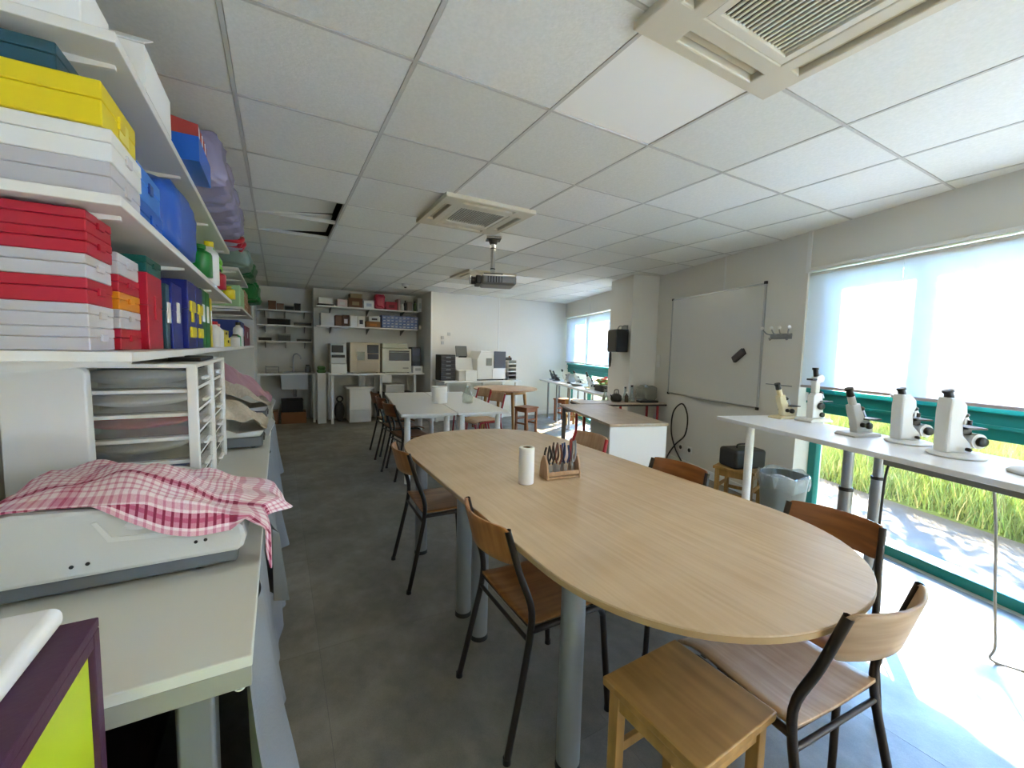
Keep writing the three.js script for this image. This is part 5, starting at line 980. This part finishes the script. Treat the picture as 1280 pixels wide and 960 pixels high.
  bx('black_box', 'long black box on the middle shelf above the sink', -0.16, 0.2, 1.745, 0.1, M(0x1b1a1a, 0.6)); bx('dark_tray', 'flat dark tray at the right of the middle shelf above the sink', 0.26, 0.54, 1.745, 0.05, M(0x44443f, 0.6));
  bx('grey_tray', 'grey tray on the bottom shelf above the sink', 0.0, 0.2, 1.46, 0.12, M(0x55554f, 0.6), M(0x8a8a82, 0.5)); bx('dark_tray', 'flat dark tray at the right of the bottom shelf above the sink', 0.3, 0.54, 1.46, 0.04, M(0x44443f, 0.6)); bx('dark_tray', 'flat dark tray at the left of the bottom shelf above the sink', -0.3, -0.1, 1.46, 0.05, M(0x3b3a38, 0.6));
}
// desk and instruments along the far white wall
{
  bench('wall_desk', 'white desk with instruments along the far white wall', 2.53, 4.1, -6.93, -7.58, 0.81, [2.6, 3.3, 4.0]);
  const by = 0.8105; let t;
  t = thing('drawer_tower', 'black drawer tower on the left end of the far wall desk', 'drawer unit', [2.69, by, -7.3]); obj('frame', rbox(-0.15, 0.14, 0, 0.47, -0.15, 0.12, 0.006), mats.dark, t); for (let k = 0; k < 6; k++) { const d = obj('drawer', rbox(-0.14, 0.13, 0.02 + k * 0.073, 0.085 + k * 0.073, -0.12, 0.135, 0.006), M(0x3a3a3e, 0.4), t); obj('drawer_pull', rbox(-0.05, 0.04, 0.045 + k * 0.073, 0.06 + k * 0.073, 0.135, 0.145, 0.003), mats.greyMetal, d); }
  const wi = M(0xdfe0dc, 0.45);
  t = thing('white_instrument', 'white instrument with small black screen and tilted grey panel on the far wall desk', 'instrument', [3.03, by, -7.28]); obj('body', slab([[-0.2, 0], [0.2, 0], [0.2, 0.18], [0.05, 0.2], [-0.02, 0.42], [-0.2, 0.42]], 0.34, 0.01), wi, t, [0, 0, 0], [0, -Math.PI / 2, 0]);
  obj('screen', rbox(-0.085, 0.1, 0.28, 0.37, -0.005, 0.004, 0.003), mats.black, t, [0, 0, 0.02], [-0.3, 0, 0]); obj('display_panel', rbox(-0.11, 0.11, 0, 0.2, -0.02, 0.02, 0.006), M(0x6d706f, 0.5), t, [-0.02, 0.44, -0.05], [-0.25, 0, 0]); obj('display_foot', rbox(-0.07, 0.07, 0.415, 0.45, -0.09, -0.02, 0.004), mats.dark, t); obj('lower_box', rbox(-0.06, 0.17, 0.0, 0.19, 0.2, 0.24, 0.006), mats.white, t);
  t = thing('large_white_instrument', 'large white instrument with blue grey panel on the far wall desk', 'instrument', [3.52, by, -7.28]); obj('body', slab([[-0.31, 0.02], [0.29, 0.02], [0.29, 0.22], [0.285, 0.55], [-0.24, 0.55], [-0.31, 0.4]], 0.44, 0.012), wi, t);
  obj('blue_panel', rbox(0.03, 0.28, 0.235, 0.55, 0.222, 0.236, 0.008), M(0x4d5468, 0.4), t); obj('display', rbox(-0.13, -0.01, 0.28, 0.42, 0.222, 0.228, 0.003), M(0x7b7a6c, 0.3), t); obj('drawer_front', rbox(0.0, 0.28, 0.03, 0.21, 0.222, 0.234, 0.004), mats.white, t); obj('foot', [rbox(-0.28, 0.27, 0, 0.02, -0.18, 0.18, 0.004)], mats.dark, t);
  t = thing('letter_trays', 'stack of white and grey letter trays on the far wall desk', 'letter tray', [3.97, by, -7.25]); for (let k = 0; k < 5; k++) obj('tray', [box(-0.1, 0.1, k * 0.075, k * 0.075 + 0.006, -0.15, 0.15), box(-0.1, -0.094, k * 0.075, k * 0.075 + 0.06, -0.15, 0.15), box(0.094, 0.1, k * 0.075, k * 0.075 + 0.078, -0.15, 0.15), box(-0.1, 0.1, k * 0.075, k * 0.075 + 0.078, -0.15, -0.144), box(-0.1, 0.1, k * 0.075, k * 0.075 + 0.025, 0.144, 0.15)], k < 2 ? M(0x9b9da0, 0.4) : mats.white, t);
  t = thing('black_gadget', 'small black gadget on top of the letter trays', 'gadget', [3.95, by + 0.3785, -7.25]); obj('body', rbox(-0.08, 0.07, 0, 0.06, -0.06, 0.06, 0.02), mats.dark, t); obj('knob', sph(0.02, 0.03, 0.07, 0.02), mats.cardboard, t);
  t = thing('wall_switch', 'small white switch plates on the far white wall', 'switch', [2.78, 1.6, ZW + 0.001]); for (const [x, y] of [[-0.05, 0], [0.08, 0.07], [-0.05, -0.1]]) obj('plate', rbox(x - 0.03, x + 0.03, y - 0.03, y + 0.03, 0, 0.012, 0.003), M(0xc5c6c2, 0.5), t);
}
// things on the bench below the far windows
{
  const at = (s, off) => FP(s, 0.7775, off), grp = 'things on the far window bench';
  const mk = (l, mat, k, s, off, turn) => { const m = micLean(l, mat, k, at(s, off), turn); m.userData.group = grp; };
  mk('dark grey microscope at the far end of the window bench', M(0x4b5560, 0.4), 0.8, 5.6, 0.36, -0.4); mk('dark microscope second from the far end of the window bench', M(0x3a414b, 0.4), 0.8, 5.25, 0.4, -0.4);
  mk('white microscope in the middle of the far window bench', micWhite, 1.0, 4.85, 0.34, -0.3); mk('grey microscope in the middle of the far window bench', micGrey, 1.0, 4.3, 0.3, -0.3); mk('cream microscope near the column on the far window bench', micCream, 1.05, 3.7, 0.3, -0.3); mk('white microscope closest to the column on the far window bench', micWhite, 1.0, 3.4, 0.42, -0.3);
  let t = thing('desk_fan', 'round grey drum on the far window bench', 'drum', at(4.55, 0.34)); obj('drum', tf(cyl(0.09, 0.09, -0.05, 0.05, 0, 0, 24), [0, 0.1, 0], [Math.PI / 2, 0, 0]), M(0x8e959c, 0.4), t); obj('foot', rbox(-0.06, 0.06, 0, 0.02, -0.05, 0.05, 0.006), mats.dark, t);
  t = thing('steel_dish', 'flat steel dish on the far window bench', 'dish', at(4.0, 0.42)); obj('dish', lathe([[0, 0], [0.09, 0], [0.13, 0.05], [0.127, 0.052], [0.088, 0.008], [0, 0.008]], 28), mats.steel, t);
  t = thing('plant_trough', 'low dark planter with green leaves near the column on the window bench', 'planter', at(3.08, 0.34), -FA); obj('trough', rbox(-0.1, 0.1, 0, 0.1, -0.14, 0.14, 0.01), mats.dark, t);
  for (let k = 0; k < 26; k++) obj('leaf', tf(sph(0.03, 0, 0, 0, 0.9, 0.25, 1.6, 8), [rr(-0.09, 0.09), rr(0.1, 0.19), rr(-0.13, 0.13)], [rr(-0.8, 0.8), rr(0, 6), rr(-0.8, 0.8)]), k % 5 ? M(0x5d7a2c, 0.6) : M(0xb5482c, 0.5), t);
  t = thing('spray_bottle', 'white spray bottle with red cap on the far window bench', 'bottle', at(3.3, 0.2)); obj('body', lathe([[0, 0], [0.035, 0], [0.035, 0.12], [0.014, 0.16], [0.014, 0.19], [0, 0.19]], 20), mats.white, t); obj('trigger', rbox(-0.04, 0.015, 0.19, 0.22, -0.01, 0.01, 0.004), cRed, t);
}
renderer.render(scene, camera);
